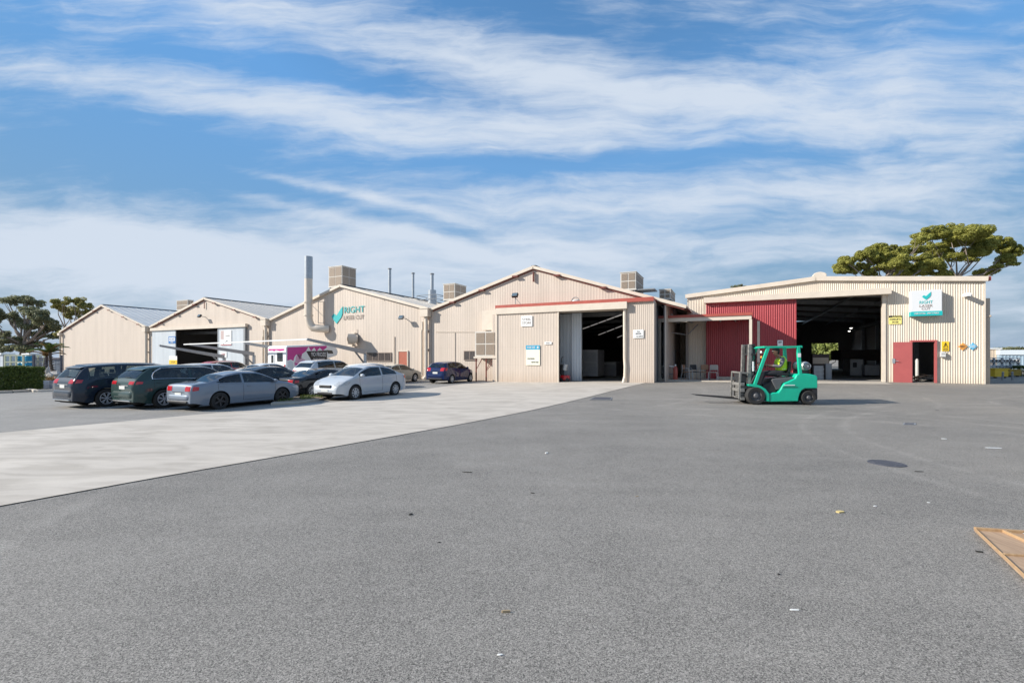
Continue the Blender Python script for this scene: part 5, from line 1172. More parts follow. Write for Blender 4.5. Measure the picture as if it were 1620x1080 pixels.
q.bar((x,yb_,z5),(xb,-.1,z5),.05,.05); q.bar((xa+.4,-.5,z5),(xa+.4,-.5,z6),.05,.05); q.bar((xb,-.1,z5),(xb,-.1,z6),.05,.05); q.bar((xa+.4,-.5,z6),(xb,-.1,z6),.05,.05); q.bar((x,yb_,z5-.05),(xb,-.1,z6+.6),.04,.04); s.add(q, 'bracket', CREAMT)
for (px_, yt, y0, rr, lab, wide) in ((616.5,424.5,9,.16,'thin grey roof stack, leftmost of the three',0),(653.5,431.5,11,.14,'thin grey roof stack, middle of the three',0),(683.5,432.5,9,.17,'grey roof stack on a wide collar with handrails, rightmost of the three',1)):
    x = T(px_, y0); zb = B3.top(min(x, t683)) if x > t540 else z540
    s = Th(LF, x, y0, zb, 'roof_stack', lab, 'stack', 'stacks on the third roof')
    q = s.mb(); q.tube([(x,y0,zb-.2),(x,y0,Z(px_,yt,y0))], rr, 12); s.add(q, 'pipe', GALV, smooth=True)
    q = s.mb(); q.lathe([(rr,Z(px_,yt,y0)-.12),(rr+.05,Z(px_,yt,y0)-.12),(rr+.05,Z(px_,yt,y0)),(rr-.03,Z(px_,yt,y0))], 12, axis='z', c=(x,y0,0)); s.add(q, 'rim', STEELG, smooth=True)
    if wide:
        q = s.mb(); q.tube([(x-.0,y0,zb-.3),(x,y0,Z(px_,459,y0))], .42, 16); s.add(q, 'collar', GALV, smooth=True)
        q = s.mb(); z8 = Z(px_,468,y0); z9 = Z(px_,481,y0)
        for dx, dy in ((-1.3,-.8),(-1.3,.8),(1.1,-.8),(1.1,.8)): q.tube([(x+dx,y0+dy,z9-.6),(x+dx,y0+dy,z8)], .03, 6)
        for zz in (z8, (z8+z9)/2):
            q.tube([(x-1.3,y0-.8,zz),(x+1.1,y0-.8,zz),(x+1.1,y0+.8,zz),(x-1.3,y0+.8,zz),(x-1.3,y0-.8,zz)], .03, 6)
        s.add(q, 'handrail', STEELG)
x = T(566); zz = Z(556,536,-.8); s = Th(LF, x, -.3, zz, 'wall_fan', 'round cream extractor fan sticking out below the flue', 'fan')
xf = T(551,-1.0)
q = s.mb(); q.tube([(xf,-1.0,zz),(xf+.25,-.8,zz),(x-.35,-.4,zz+.02),(x,-.02,zz+.05)], [.46,.46,.36,.36], 20, cap=False); s.add(q, 'fan_duct', CREAMT, smooth=True)
q = s.mb(); d_ = Vector((-.25,-.2,0)).normalized(); q.disc((xf+.05,-.96,zz), .44, d_, .02, 20); s.add(q, 'fan_guard', LOUV)
q = s.mb(); q.box(x-.62, x-.1, -.55, -.15, zz-.62, zz-.42); q.box(x-.35,x-.1,-.3,-.02,zz+.35,zz+.55); q.tube([(x-.1,-.08,zz),(x-.1,-.08,Z(566,520))], .02, 6); s.add(q, 'mount', CREAMT)
# flood lights and camera
def flood(fr, px_, py_, label, y=-.55, arm_=True, zdown=None, head=BLACK):
    x = fr.t(px_, y); z = fr.z(px_, py_, y); s = Th(fr, x, y, z, 'flood_light', label, 'flood light', 'flood lights on the halls')
    q = s.mb(); T_ = Matrix.Translation((x,y,z)) @ Matrix.Rotation(R(-35),4,'X'); q.box(-.22,.22,-.12,.06,-.16,.16,0,T_); s.add(q, 'lamp_head', head, bevel=.02)
    q = s.mb(); q.box(-.19,.19,-.13,-.121,-.13,.13,0,T_); s.add(q, 'lens', GLASSB)
    q = s.mb()
    if zdown: q.bar((x,y+.05,z-.1),(x+.02,y+.05,zdown),.04,.04); q.bar((x,y+.05,z-.15),(x+.45,y+.1,zdown),.03,.03)
    else: q.bar((x,y+.05,z),(x+.05,-.0,z-.05),.05,.05)
    s.add(q, 'bracket', STEELG)
flood(LF, 316, 500, 'dark flood light on the gable above the pale doors')
flood(LF, 635, 502.5, 'black flood light right of the teal lettering', head=STEELG)
flood(LF, 815, 467.5, 'black flood light on stilts over the porch roof', y=-.9, zdown=za_+.15)
s = Th(LF, T(910,YP+.3), YP+.3, za_+.16, 'bulkhead_lamp', 'oval bulkhead lamp standing on the red porch edge', 'lamp')
q = s.mb(); x = T(910.5,YP+.3); z7 = Z(910,476.5,YP+.3); q.ball((x,YP+.3,z7), (.26,.12,.13), nu=16, nv=8); s.add(q, 'globe', mat('frosted_globe', (.5,.5,.48), .3), smooth=True)
q = s.mb(); q.lathe([(.24,YP+.25),(.28,YP+.25),(.28,YP+.33),(.24,YP+.33)], 18, c=(x,0,z7)); q.box(x-.1, x+.1, YP+.22, YP+.4, za_+.1, z7-.12); s.add(q, 'guard', STEELG)
s = Th(RF, rt(1531), -.3, rz_(1531,470), 'security_camera', 'small white security camera under the eave of the right hall', 'camera')
x = rt(1530,-.3); z7 = rz_(1530,467,-.3); q = s.mb(); q.box(x-.12, x+.12, -.5, -.06, z7-.08, z7+.1); q.box(x+.02, x+.16, -.12, -.0, z7-.0, z7+.16); s.add(q, 'housing', WHITES, bevel=.03)
q = s.mb(); q.disc((x-.0,-.44,z7-.09), .06, (0,0,1), .04, 12); s.add(q, 'lens', BLACK)
x0, x1 = rt(1286,1.2), rt(1308,1.2); z8, z9 = rz_(1297,441,1.2)-.3, rz_(1297,430,1.2)
s = Th(RF, (x0+x1)/2, 1.5, z8, 'roof_vent', 'rounded cream vent hood on the ridge of the right hall', 'vent')
q = s.mb(); q.prism([(x0,z8),(x1,z8),(x1,z9-.16),(x1-.1,z9-.06),(x1-.3,z9),(x0+.3,z9),(x0+.1,z9-.06),(x0,z9-.16)], 1.2, 2.2); s.add(q, 'hood', CREAMT, bevel=.03)
# ------------------------------------------------------------------ inside the halls
def depth_for(fr, px_, py_, z): D = (z-EYE)*F/(HZ-py_); X_ = (px_-CX)/F*D; dx, dy = X_-fr.ox, D-fr.oy; return dx*fr.c-dy*fr.s, dx*fr.s+dy*fr.c
for i, (px_, py_) in enumerate(((1346.3,518),(1343.5,522.8),(1340,528.6),(1338.6,532),(1337,535),(1269.7,537.6),(1272,540),(1257.5,520))):
    x, y = depth_for(RF, px_, py_, 4.9); s = Th(RF, x, y, 4.85, 'high_bay_lamp', 'small bright ceiling lamp seen deep inside the right hall', 'lamp', 'lamps inside the right hall')
    q = s.mb(); q.lathe([(.02,4.98),(.2,4.9),(.21,4.86)], 14, axis='z', c=(x,y,0)); q.tube([(x,y,4.98),(x,y,5.5)],.02,5); s.add(q, 'shade', STEELG)
    q = s.mb(); q.ball((x,y,4.84), (.11,.11,.06), nu=12, nv=6); s.add(q, 'bulb', LAMP)
TUBE = mat('tube_lamp_glow', (1,.95,.9), .5, emit=.16)
rows_ = [((921,520.5),(985,497)), ((946,530),(986,514.5)), ((976,534),(986,530))]
for k, (p0, p1) in enumerate(rows_):
    n = (5,3,1)[k]
    for i in range(n):
        f0, f1 = (i+.08)/n, (i+.9)/n
        A = depth_for(LF, p0[0]+(p1[0]-p0[0])*f0, p0[1]+(p1[1]-p0[1])*f0, 4.75); Bq = depth_for(LF, p0[0]+(p1[0]-p0[0])*f1, p0[1]+(p1[1]-p0[1])*f1, 4.75)
        if A[1] < .5 or Bq[1] < .3: continue
        s = Th(LF, A[0], A[1], 4.75, 'tube_lamp', 'dim tube lamp hanging inside the middle hall', 'lamp', 'tube lamps inside the middle hall')
        q = s.mb(); q.bar((*A,4.75),(*Bq,4.75),.10,.04); s.add(q, 'tube', TUBE); q = s.mb(); q.bar((*A,4.79),(*Bq,4.79),.2,.04); s.add(q, 'reflector', STEELG)
def inner(fr, x0, x1, yt, yb, y, dep, name, label, cat, m, extra=None):
    a, b = fr.t(x0, y), fr.t(x1, y); xm = (x0+x1)/2; z1, z0 = fr.z(xm, yt, y), max(.2, fr.z(xm, yb, y)); s = Th(fr, (a+b)/2, y, z0, name, label, cat)
    q = s.mb(); q.box(a, b, y, y+dep, z0, z1); s.add(q, 'cabinet', m, bevel=.03); s.b = (a, b, z0, z1, y); return s
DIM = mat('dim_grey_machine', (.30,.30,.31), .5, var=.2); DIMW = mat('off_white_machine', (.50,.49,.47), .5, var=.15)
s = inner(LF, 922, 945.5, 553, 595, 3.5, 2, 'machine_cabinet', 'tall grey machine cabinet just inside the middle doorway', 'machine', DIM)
band(s, .1, .9, .1, .5, STEELG, 'door_panel'); band(s, .1, .9, .55, .9, STEELG, 'door_panel')
s = inner(LF, 950, 975, 572, 598, 8, 3, 'work_bench', 'low dark bench in the gloom of the middle hall', 'bench', DIM); band(s, .05, .95, .8, .95, DIMW, 'top')
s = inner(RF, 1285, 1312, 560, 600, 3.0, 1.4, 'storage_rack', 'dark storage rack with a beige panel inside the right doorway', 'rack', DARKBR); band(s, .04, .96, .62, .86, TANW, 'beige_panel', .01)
for k in range(3): band(s, .0, 1, .05+.17*k, .08+.17*k, GALV, 'shelf_edge', .02)
s = inner(RF, 1288, 1302, 579, 603, 1.2, .8, 'wire_cage_trolley', 'grey wire trolley parked behind the gas bottle of the forklift', 'trolley', STEELG)
a, b, z0, z1, y = s.b; q = s.mb()
for k in range(8): q.box(a+(b-a)*k/7-.012, a+(b-a)*k/7+.012, y-.04, y-.015, z0, z1)
for k in range(5): q.box(a, b, y-.06, y-.04, z0+(z1-z0)*k/4-.012, z0+(z1-z0)*k/4+.012)
s.add(q, 'wire_mesh', GALV)
s = inner(RF, 1345, 1366, 568, 594, 9, 3, 'laser_machine', 'off white machine standing deep in the right hall', 'machine', DIMW); band(s, .2, .5, .5, .8, BLACK, 'screen', .02)
s = inner(RF, 1368, 1392, 577, 594, 8, 4, 'pallet_stack', 'low grey stack of sheet steel deep in the right hall', 'stack', DIM)
for k in range(5): band(s, 0, 1, .1+.18*k, .14+.18*k, DIMW, 'sheet', .02)
s = inner(RF, 1306, 1316, 575, 603, 1.6, .5, 'leaning_sheets', 'dark sheets leaning inside the right doorway', 'sheets', STEELG)
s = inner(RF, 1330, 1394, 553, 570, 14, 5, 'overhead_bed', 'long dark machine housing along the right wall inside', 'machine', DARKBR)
s = Th(RF, rt(1460,1.4), 1.4, .36, 'scrap_heap', 'heap of offcuts and sheets inside the small red doorway', 'heap')
q = s.mb()
for k in range(26):
    x = rt(1446+rnd.random()*30, 1+rnd.random()*1.5); y = .9+rnd.random()*1.4; z = .4+rnd.random()*.45*(1-abs(x-rt(1461,1.5))/1.2 if abs(x-rt(1461,1.5)) < 1 else .2); T_ = Matrix.Translation((x,y,z)) @ Matrix.Rotation(rnd.random()*3,4,'Z') @ Matrix.Rotation(rnd.uniform(-.4,.4),4,'X'); q.box(-.25,.25,-.15,.15,-.01,.015,rnd.choice((0,1,2)),T_)
s.add(q, 'offcuts', [GALV, WOOD, DIMW])
s = Th(RF, rt(1449,1.8), 1.8, .36, 'tall_cylinder', 'white cylinder standing inside the small red doorway', 'cylinder'); x = rt(1451,1.8)
q = s.mb(); q.lathe([(.01,.37),(.09,.37),(.09,1.6),(.05,1.7),(.01,1.72)], 14, axis='z', c=(x,1.8,0)); s.add(q, 'cylinder_body', DIMW, smooth=True)
# small compressor by the middle doorway
x = T(894,-.5); s = Th(LF, x, -.5, .2, 'air_compressor', 'small compressor with silver tank and red base beside the middle doorway', 'compressor')
q = s.mb(); q.tube([(x-.05,-.5,.95),(x+.05,-.5,1.35)], .2, 16); s.add(q, 'tank', GALV, smooth=True)
q = s.mb(); q.box(x-.3, x+.32, -.7, -.3, .25, .6); s.add(q, 'red_base', TAILM, bevel=.06)
q = s.mb(); q.box(x-.3, x-.1, -.7, -.4, .6, 1.3); q.tube([(x-.25,-.6,1.3),(x-.2,-.6,1.75),(x-.1,-.6,1.85)], .03, 6); s.add(q, 'motor', BLACK, bevel=.03)
for dx in (-.22, .24):
    q = s.mb(); q.lathe([(.01,-.78),(.12,-.78),(.12,-.7),(.01,-.7)], 16, c=(x+dx,0,.3)); s.add(q, 'wheel', BLACK, smooth=True)
# ------------------------------------------------------------------ trees and hedges
def leafmat(name, c1, c2, tr=.25):
    m = bpy.data.materials.new(name); m.use_nodes = True; t = m.node_tree; b = t.nodes['Principled BSDF']; b.inputs['Roughness'].default_value = .55; b.inputs['Specular IOR Level'].default_value = .3
    g = t.nodes.new('ShaderNodeNewGeometry'); r = t.nodes.new('ShaderNodeValToRGB'); r.color_ramp.elements[0].color = col(c1); r.color_ramp.elements[1].color = col(c2)
    t.links.new(g.outputs['Random Per Island'], r.inputs[0]); t.links.new(r.outputs[0], b.inputs['Base Color'])
    tl = t.nodes.new('ShaderNodeBsdfTranslucent'); t.links.new(r.outputs[0], tl.inputs[0]); x = t.nodes.new('ShaderNodeMixShader'); x.inputs[0].default_value = tr
    o = [n for n in t.nodes if n.type == 'OUTPUT_MATERIAL'][0]; t.links.new(b.outputs[0], x.inputs[1]); t.links.new(tl.outputs[0], x.inputs[2]); t.links.new(x.outputs[0], o.inputs[0]); return m
LEAFR = leafmat('gum_leaves', (.19,.20,.04), (.52,.50,.13), .5); LEAFL = leafmat('dull_gum_leaves', (.15,.17,.10), (.38,.38,.22), .5); LEAFLY = leafmat('yellowish_gum_leaves', (.18,.19,.06), (.42,.38,.12), .5); HEDGE = leafmat('hedge_leaves', (.05,.08,.02), (.17,.21,.045)); PALM = leafmat('palm_leaves', (.07,.12,.02), (.17,.22,.06)); DEADL = leafmat('dead_fronds', (.22,.13,.05), (.34,.22,.10))
BARK = mat('pale_gum_bark', (.36,.30,.25), .8, c2=(.17,.13,.105), vs=3, stretch=(2,2,.4)); BARKD = mat('dark_bark', (.12,.09,.07), .85, var=.4, vs=4)
def leaves(q, c, rad, n, ls, rr, flat=.0):
    for _ in range(n):
        while True:
            d = Vector((rr.uniform(-1,1), rr.uniform(-1,1), rr.uniform(-1,1)))
            if .05 < d.length < 1: break
        d = d.normalized()*(d.length**.45); p = Vector((c[0]+d.x*rad[0], c[1]+d.y*rad[1], c[2]+d.z*rad[2]))
        nrm = (d+Vector((rr.uniform(-1,1), rr.uniform(-1,1), rr.uniform(-.3,1.1)))*.9).normalized(); a = nrm.orthogonal().normalized(); a = Matrix.Rotation(rr.random()*6.28, 3, nrm) @ a; b = nrm.cross(a)
        l = ls*rr.uniform(.6,1.4); w_ = l*rr.uniform(.28,.5)
        q.poly([p-a*l-b*w_*.2, p-b*w_, p+a*l, p+b*w_])
def tree(name, label, cat, bx, D, blobs, leafm, barkm, ls, dens, trunk_r, seed, group=None, fork=None, base_z=0, clump=1.0, thick=1.0, limb_every=1):
    rr = random.Random(seed); base = P(bx, HZ, D); base.z = base_z; root = thing(name, label, cat, base, 0, group); X = Matrix.Translation(-base)
    fk = P(*fork, D) if fork else base+Vector((0,0,4)); q = MB(X); mid = base.lerp(fk, .5)+Vector((rr.uniform(-.3,.3),0,0))
    q.tube([base, mid, fk], [trunk_r, trunk_r*.8, trunk_r*.62], 10)
    cq = MB(X); cq.fixn = False; cq.nomerge = True
    for i, (px_, py_, rx, ry) in enumerate(blobs):
        off = rr.uniform(-1,1)*rx*D/F*1.1; c = P(px_, py_, D+off); rx_, rz = rx*D/F, ry*D/F*1.15
        if i % limb_every == 0:
            tip = c+Vector((0,0,-rz*.2)); m1 = fk.lerp(tip, .45)+Vector((rr.uniform(-.8,.8),rr.uniform(-.6,.6),-.12*(tip-fk).length)); r0 = trunk_r*rr.uniform(.28,.42)*thick
            q.tube([fk, m1, fk.lerp(tip, .78)+Vector((rr.uniform(-.4,.4),0,-.1)), tip], [r0, r0*.72, r0*.45, r0*.2], 7)
            for _ in range(3):
                e = c+Vector((rr.uniform(-.8,.8)*rx_, rr.uniform(-.5,.5)*rx_, rr.uniform(-.2,.6)*rz)); s0 = fk.lerp(tip, rr.uniform(.6,.9)); q.tube([s0, s0.lerp(e,.5)+Vector((0,0,-.15)), e], [r0*.3, r0*.2, r0*.08], 5)
        n_sub = max(8, int(20*clump*(rx*ry/300)**.5+6))
        for _ in range(n_sub):
            a = rr.random()*6.283; u_ = rr.random()**.5; sc = rr.uniform(.16,.34)
            cc = (c.x+math.cos(a)*u_*rx_*.78, c.y+math.sin(a)*u_*rx_*.78, c.z+rr.uniform(-.5,.75)*rz*(1-.5*u_))
            leaves(cq, cc, (rx_*sc, rx_*sc, rz*sc*1.05), int(dens*rx*ry*sc*sc*.9)+20, ls, rr)
    q.build('trunk', barkm, root, smooth=True); cq.build('crown', leafm, root)
    return root
# big gum behind the right hall
R_A = [(1470,371,26,14),(1500,366,24,12),(1530,372,32,16),(1556,385,20,14),(1578,383,18,12),(1598,396,18,16),(1590,412,16,10),(1512,384,28,10),(1545,398,22,14),(1485,400,20,10),(1460,392,16,10),(1508,408,16,9),(1560,430,16,9),(1575,422,12,5),(1602,418,9,4),(1534,410,14,7)]
tree('gum_tree', 'tall spreading gum tree behind the right hall, its crown over the eave', 'tree', 1517, 62, R_A, LEAFR, BARK, .13, 12, .36, 11, 'gum trees behind the right hall', fork=(1514,440), clump=1.4, thick=.9)
R_B = [(1386,394,18,9),(1404,394,14,8),(1372,404,16,12),(1392,408,18,14),(1418,404,20,12),(1440,396,20,9),(1340,414,14,10),(1332,426,18,11),(1352,426,14,10),(1420,416,24,14),(1402,424,20,12),(1440,430,34,12),(1470,420,22,14),(1368,420,14,9),(1490,434,16,8),(1452,408,16,8),(1458,380,14,8),(1376,432,12,8)]
tree('gum_tree', 'lower rounded gum tree rising behind the roof vent of the right hall', 'tree', 1400, 58, R_B, LEAFR, BARK, .13, 12, .34, 12, 'gum trees behind the right hall', fork=(1402,445), clump=1.3)
tree('distant_tree', 'tree top just showing over the left eave of the right hall', 'tree', 1170, 75, [(1164,454,8,3.5),(1174,453,7,3.5)], LEAFL, BARKD, .16, 9, .2, 13, fork=(1169,462))
# gums at left
L_A = [(36,474,18,9),(52,480,16,8),(14,478,16,8),(60,498,18,12),(72,508,16,12),(48,516,16,10),(30,508,18,8),(14,500,14,10),(78,522,14,10),(60,530,14,8),(88,518,10,8),(24,540,20,10),(4,530,12,8),(40,552,16,8),(8,552,16,9),(44,490,14,7),(66,546,12,7),(-14,500,20,20),(-18,540,20,16),(86,532,10,7)]
tree('gum_tree', 'large dull green gum at the far left above the blue racking', 'tree', 36, 74, L_A, LEAFL, BARK, .15, 8, .5, 21, 'gum trees at the left', fork=(38,545), clump=1.1, thick=1.4)
L_B = [(100,478,14,8),(118,476,14,8),(132,484,12,8),(108,490,14,8),(92,486,10,7),(126,494,12,7),(140,492,8,6),(112,500,10,6),(134,504,10,6),(96,528,10,6)]
tree('gum_tree', 'smaller yellowish gum tree rising behind the plain beige shed', 'tree', 108, 70, L_B, LEAFLY, BARK, .15, 8, .32, 22, 'gum trees at the left', fork=(108,528), clump=1.1)
# greenery behind the rear opening of the right hall
pc = RF.w(RF.t(1305,48), 48); 
tree('bushy_tree', 'sunlit green bush seen through the rear opening of the right hall', 'bush', 1306, pc.y, [(1290,548,16,18),(1310,545,16,20),(1328,550,16,18),(1300,562,20,16),(1275,555,14,16)], leafmat('bright_bush_leaves', (.16,.20,.04), (.34,.38,.12)), BARKD, .22, 9, .2, 23, fork=(1306,580))
def hedge(name, label, A, B, dep, h, m, n, ls, seed, cat='hedge'):
    rr = random.Random(seed); A, B = Vector(A), Vector(B); d = (B-A); L_ = d.length; d.normalize(); nv = Vector((-d.y, d.x, 0)); root = thing(name, label, cat, A.lerp(B,.5)); X = Matrix.Translation(-A.lerp(B,.5)); q = MB(X); q.fixn = False; q.nomerge = True
    for _ in range(n):
        f = rr.random(); s_ = rr.random(); t_ = rr.random(); k = rr.random()
        if k < .45: s_ = rr.uniform(-.04,.10)
        elif k < .8: t_ = rr.uniform(.86,1.04)
        elif k < .9: f = rr.choice((rr.uniform(0,.03), rr.uniform(.97,1.0)))
        hh = h*(1+.10*noise.noise(Vector((f*L_*.8, seed, 0))) + .04*noise.noise(Vector((f*L_*3, s_*4, seed))))
        rd = (1-min(1, max(0,(t_-.8)/.2))*.12*abs(2*s_-1)); b_ = noise.noise(Vector((f*L_*1.6, t_*h*1.6, seed)))*.12
        p = A+d*(f*L_)+nv*((s_-.5)*dep*rd*2*.5+b_)+Vector((0,0,.04+t_*hh)); nr = Vector((rr.uniform(-1,1),rr.uniform(-1,1),rr.uniform(-.2,1))).normalized(); a = nr.orthogonal().normalized(); a = Matrix.Rotation(rr.random()*6.28,3,nr) @ a; b2 = nr.cross(a); l = ls*rr.uniform(.7,1.3)
        q.poly([p-a*l, p-b2*l*.5, p+a*l, p+b2*l*.5])
    q.build('foliage', m, root); q = MB(X)
    for k in range(int(L_/.6)): p = A+d*(k*.6+.3); q.tube([p, p+Vector((rr.uniform(-.1,.1),0,h*.7))], [.03,.015], 5)
    q.build('stems', BARKD, root); return root
h0 = G(-75,620); h1 = G(47,617)
hedge('hedge', 'clipped dark green hedge at the left edge behind a kerb', (h0.x,h0.y+.6,0), (h1.x,h1.y+.6,0), 1.2, 1.18, HEDGE, 30000, .045, 31)
# kerbs, planters and yard furniture at left
def kerb(name, label, pts, w_, h_, m=CONC, kind='structure', cat=None):
    q = MB(); P_ = [G(*p) for p in pts]
    for a, b in zip(P_, P_[1:]):
        q.bar((a.x,a.y,h_/2-.02+gz(a.x,a.y)),(b.x,b.y,h_/2-.02+gz(b.x,b.y)), w_, h_)
    o = q.build(name, m, bevel=.02); tag(o, label, cat, kind=kind); return o
kerb('kerb', 'grey kerb along the front of the hedge', [(-80,625),(20,621.5),(47,619.5)], .18, .15)
kerb('footpath_edge', 'pale kerb around the planter bed at left', [(46,617.5),(58,620),(94,618.5)], .25, .13, CREAMT)
g0 = G(57,615.5); g1 = G(91.5,614.5)
for i, (xa, xb, mm) in enumerate(((57,67.5,mat('pale_blue_block', (.45,.50,.53), .8, var=.3, vs=9)),(67.8,77.5,mat('white_block', (.66,.66,.68), .8, var=.2, vs=9)),(77.8,93,mat('lilac_grey_block', (.50,.50,.56), .8, var=.2, vs=9)))):
    a, b = G(xa,615.2), G(xb,614.6); q = MB(); q.box(a.x, b.x, a.y, a.y+.45, -.05, .48); o = q.build('planter_block', mm, bevel=.02)
    tag(o, ('pale blue grey planter block nearest the fence post', 'white planter block in the middle of the three', 'lilac grey planter block beside the navy people carrier')[i], 'planter block', 'planter blocks')
def tuft(px_, py_, D, r_, n, ln, m, label, name='plant', seed=1, wid=.03):
    rr = random.Random(seed); b = P(px_, py_, D); root = thing(name, label, 'plant', b); q = MB(); q.fixn = False
    for _ in range(n):
        a = rr.random()*6.283; u_ = rr.uniform(.3,1); d = Vector((math.cos(a)*u_, math.sin(a)*u_, rr.uniform(.4,1.1)))*ln*rr.uniform(.6,1.1); sd = Vector((-d.y,d.x,0)).normalized()*wid; o = Vector((math.cos(a),math.sin(a),0))*r_*rr.random()
        m_ = o+d*.55; e = o+d+Vector((0,0,-ln*.25*u_)); q.poly([o-sd*.6,o+sd*.6,m_+sd,m_-sd]); q.poly([m_-sd,m_+sd,e])
    q.build('leaves', m, root); return root
tuft(61,604,26.5,.3,60,.55,PALM,'leafy green plant on the planter blocks by the fence post',seed=2)
tuft(80,603,26.5,.35,70,.5,DEADL,'yellow green tufted plant over the lilac planter block',seed=3)
def rock(px_, py_, D, s_, label, seed):
    rr = random.Random(seed); q = MB(); q.ball((0,0,0), s_, nu=9, nv=6); q.v = [tuple(c*(1+rr.uniform(-.16,.16)) for c in v) for v in q.v]; o = q.build('rock', mat('pale_rock%d' % seed, (.50,.46,.42), .85, var=.35, vs=6), bevel=.02, loc=P(px_, py_, D)); tag(o, label, 'rock', 'rocks around the palm')
rock(88,596,27.5,(.55,.4,.35),'large grey rock at the foot of the palm',1); rock(91.5,602,26.6,(.28,.25,.22),'cream rock next to the people carrier',2); rock(75.5,592,28,(.14,.14,.42),'narrow upright white rock left of the palm trunk',3); rock(68,599,27,(.2,.2,.25),'small cream rock above the white planter block',4)
def palm(bx, by, D, top_px, label, seed, nfr, fl_, m, tr_):
    rr = random.Random(seed); b = P(bx, by, D); t = P(*top_px, D); root = thing('palm_tree', label, 'palm', b, 0, 'palms by the left shed'); X = Matrix.Translation(-b); q = MB(X); q.tube([b, b.lerp(t,.5)+Vector((-.08,0,0)), t], [tr_*1.2, tr_, tr_*.9], 9)
    for k in range(10): p = b.lerp(t, k/10); q.tube([p, p+Vector((0,0,.05))], tr_*1.25, 9)
    q.build('trunk', BARKD, root)
    for k in range(nfr):
        a = 6.283*k/nfr+rr.uniform(-.2,.2); el_ = rr.uniform(.45,1.35); q = MB(X); q.fixn = False; pts = []
        for j in range(9): s_ = j/8*fl_; pts.append(t+Vector((math.cos(a)*s_*math.cos(el_*(1-.2*j/8)), math.sin(a)*s_*math.cos(el_*(1-.2*j/8)), s_*math.sin(el_)-s_*s_*.42/fl_*1.1)))
        q.tube(pts, .015, 4)
        for j in range(1, 9):
            d = (pts[j]-pts[j-1]).normalized(); sd = d.cross(Vector((0,0,1))).normalized()
            for s2 in (-1, 1):
                for h_ in (0, .33, .66): p = pts[j-1].lerp(pts[j], h_); e = p+sd*s2*fl_*.22*(1-.5*j/9)+d*.15-Vector((0,0,.08)); q.poly([p-d*.02, p+d*.03, e])
        q.build('frond', m if k % 5 else DEADL, root)
palm(86,598,29,(79,557),'palm with green fronds leaning left beside the shed wall',5,20,1.15,PALM,.085)
palm(71,598,29.5,(74,563),'thin palm with dry brown fronds behind the planter blocks',6,9,1.0,DEADL,.08)
# fence, racking, containers
s = Th(WF, *P(53.5,612,27).xy[:], 0, 'steel_fence', 'dark steel mesh fence behind the palms', 'fence')
q = s.mb(); a = P(53.5,612,27); b = P(97,600,33); n = 24; FNC = mat('dark_fence_steel', (.05,.06,.09), .5)
for k in range(n+1): p = a.lerp(b, k/n); q.box(p.x-.012, p.x+.012, p.y-.012, p.y+.012, .1, 1.75)
for z in (.15, .75, 1.3, 1.75): q.bar((a.x,a.y,z),(b.x,b.y,z),.04,.04)
s.add(q, 'mesh_panel', FNC)
for p in (a, a.lerp(b,.42), b): q = s.mb(); q.box(p.x-.05, p.x+.05, p.y-.05, p.y+.05, 0, 1.95); s.add(q, 'post', FNC)
s = Th(WF, *P(20,600,31).xy[:], 0, 'drum_rack', 'cream steel frame full of bright blue drums behind the hedge', 'racking')
a, b = P(8,600,31), P(37,600,31); z0, z1 = P(20,584,31).z, P(20,562,31).z; zm_ = (z0+z1)/2+.02; CRF = mat('cream_frame_paint', (.62,.62,.42), .5); BLD = mat('bright_blue_plastic', (.01,.26,.46), .35)
q = s.mb()
for x in (a.x, a.x+(b.x-a.x)*.3, a.x+(b.x-a.x)*.62, b.x):
    for y in (31, 32.4): q.box(x-.04, x+.04, y-.04, y+.04, 0, z1)
for z in (z0, zm_, z1):
    for y in (31, 32.4): q.box(a.x, b.x, y-.045, y+.045, z-.04, z+.04)
for x in (a.x, b.x): q.box(x-.03, x+.03, 31.04, 32.36, z1-.03, z1+.03)
s.add(q, 'frame', CRF)
for k in range(3):
    for z in (z0+.04, zm_+.04):
        xc = a.x+(b.x-a.x)*(.42+.22*k); t_ = Th(WF, xc, 31.6, z, 'blue_drum', 'bright blue drum held in the cream frame', 'drum', 'blue drums in the frame'); h_ = (zm_-z0)*.82
        q = t_.mb(); q.lathe([(.01,z),(.26,z),(.27,z+.05),(.265,z+h_*.5),(.28,z+h_*.52),(.265,z+h_*.55),(.27,z+h_-.04),(.24,z+h_),(.01,z+h_)], 18, axis='z', c=(xc,31.6,0)); t_.add(q, 'drum_body', BLD, smooth=True)
        q = t_.mb(); q.disc((xc+.12,31.6,z+h_+.01), .04, (0,0,1), .03, 10); t_.add(q, 'bung', BLACK)
def box_shed(name, label, cat, x0, x1, yt, yb, D, dep, m, ribs=True, roofm=None, roof_h=.0):
    o = P((x0+x1)/2,yb,D); fr = Fr(o.x, o.y, 25.5); ta, tb = fr.t(x0), fr.t(x1); z1 = P(x0,yt,D).z; s = Th(fr, 0, 0, 0, name, label, cat); q = s.mb(); q.fixn = False
    if ribs: q.corr(ta, tb, 0, -.1, z1, .28, .025, 'rib')
    q.box(ta, tb, .06, dep, -.1, z1-.02); s.add(q, 'wall', m, smooth=False)
    q = s.mb(); q.box(ta-.05, tb+.05, -.12, dep, z1, z1+.1+roof_h); s.add(q, 'roof', roofm or WHITE); return s
box_shed('shipping_container', 'white ribbed container right of the blue drums', 'container', 38, 49, 561, 600, 33, .6, mat('white_container_paint', (.66,.66,.64), .5, var=.1))
box_shed('water_tank_shed', 'pale grey clad tank at the extreme left edge', 'tank', -40, 5, 561, 590, 33, .6, mat('pale_grey_cladding', (.52,.56,.60), .5, var=.1))
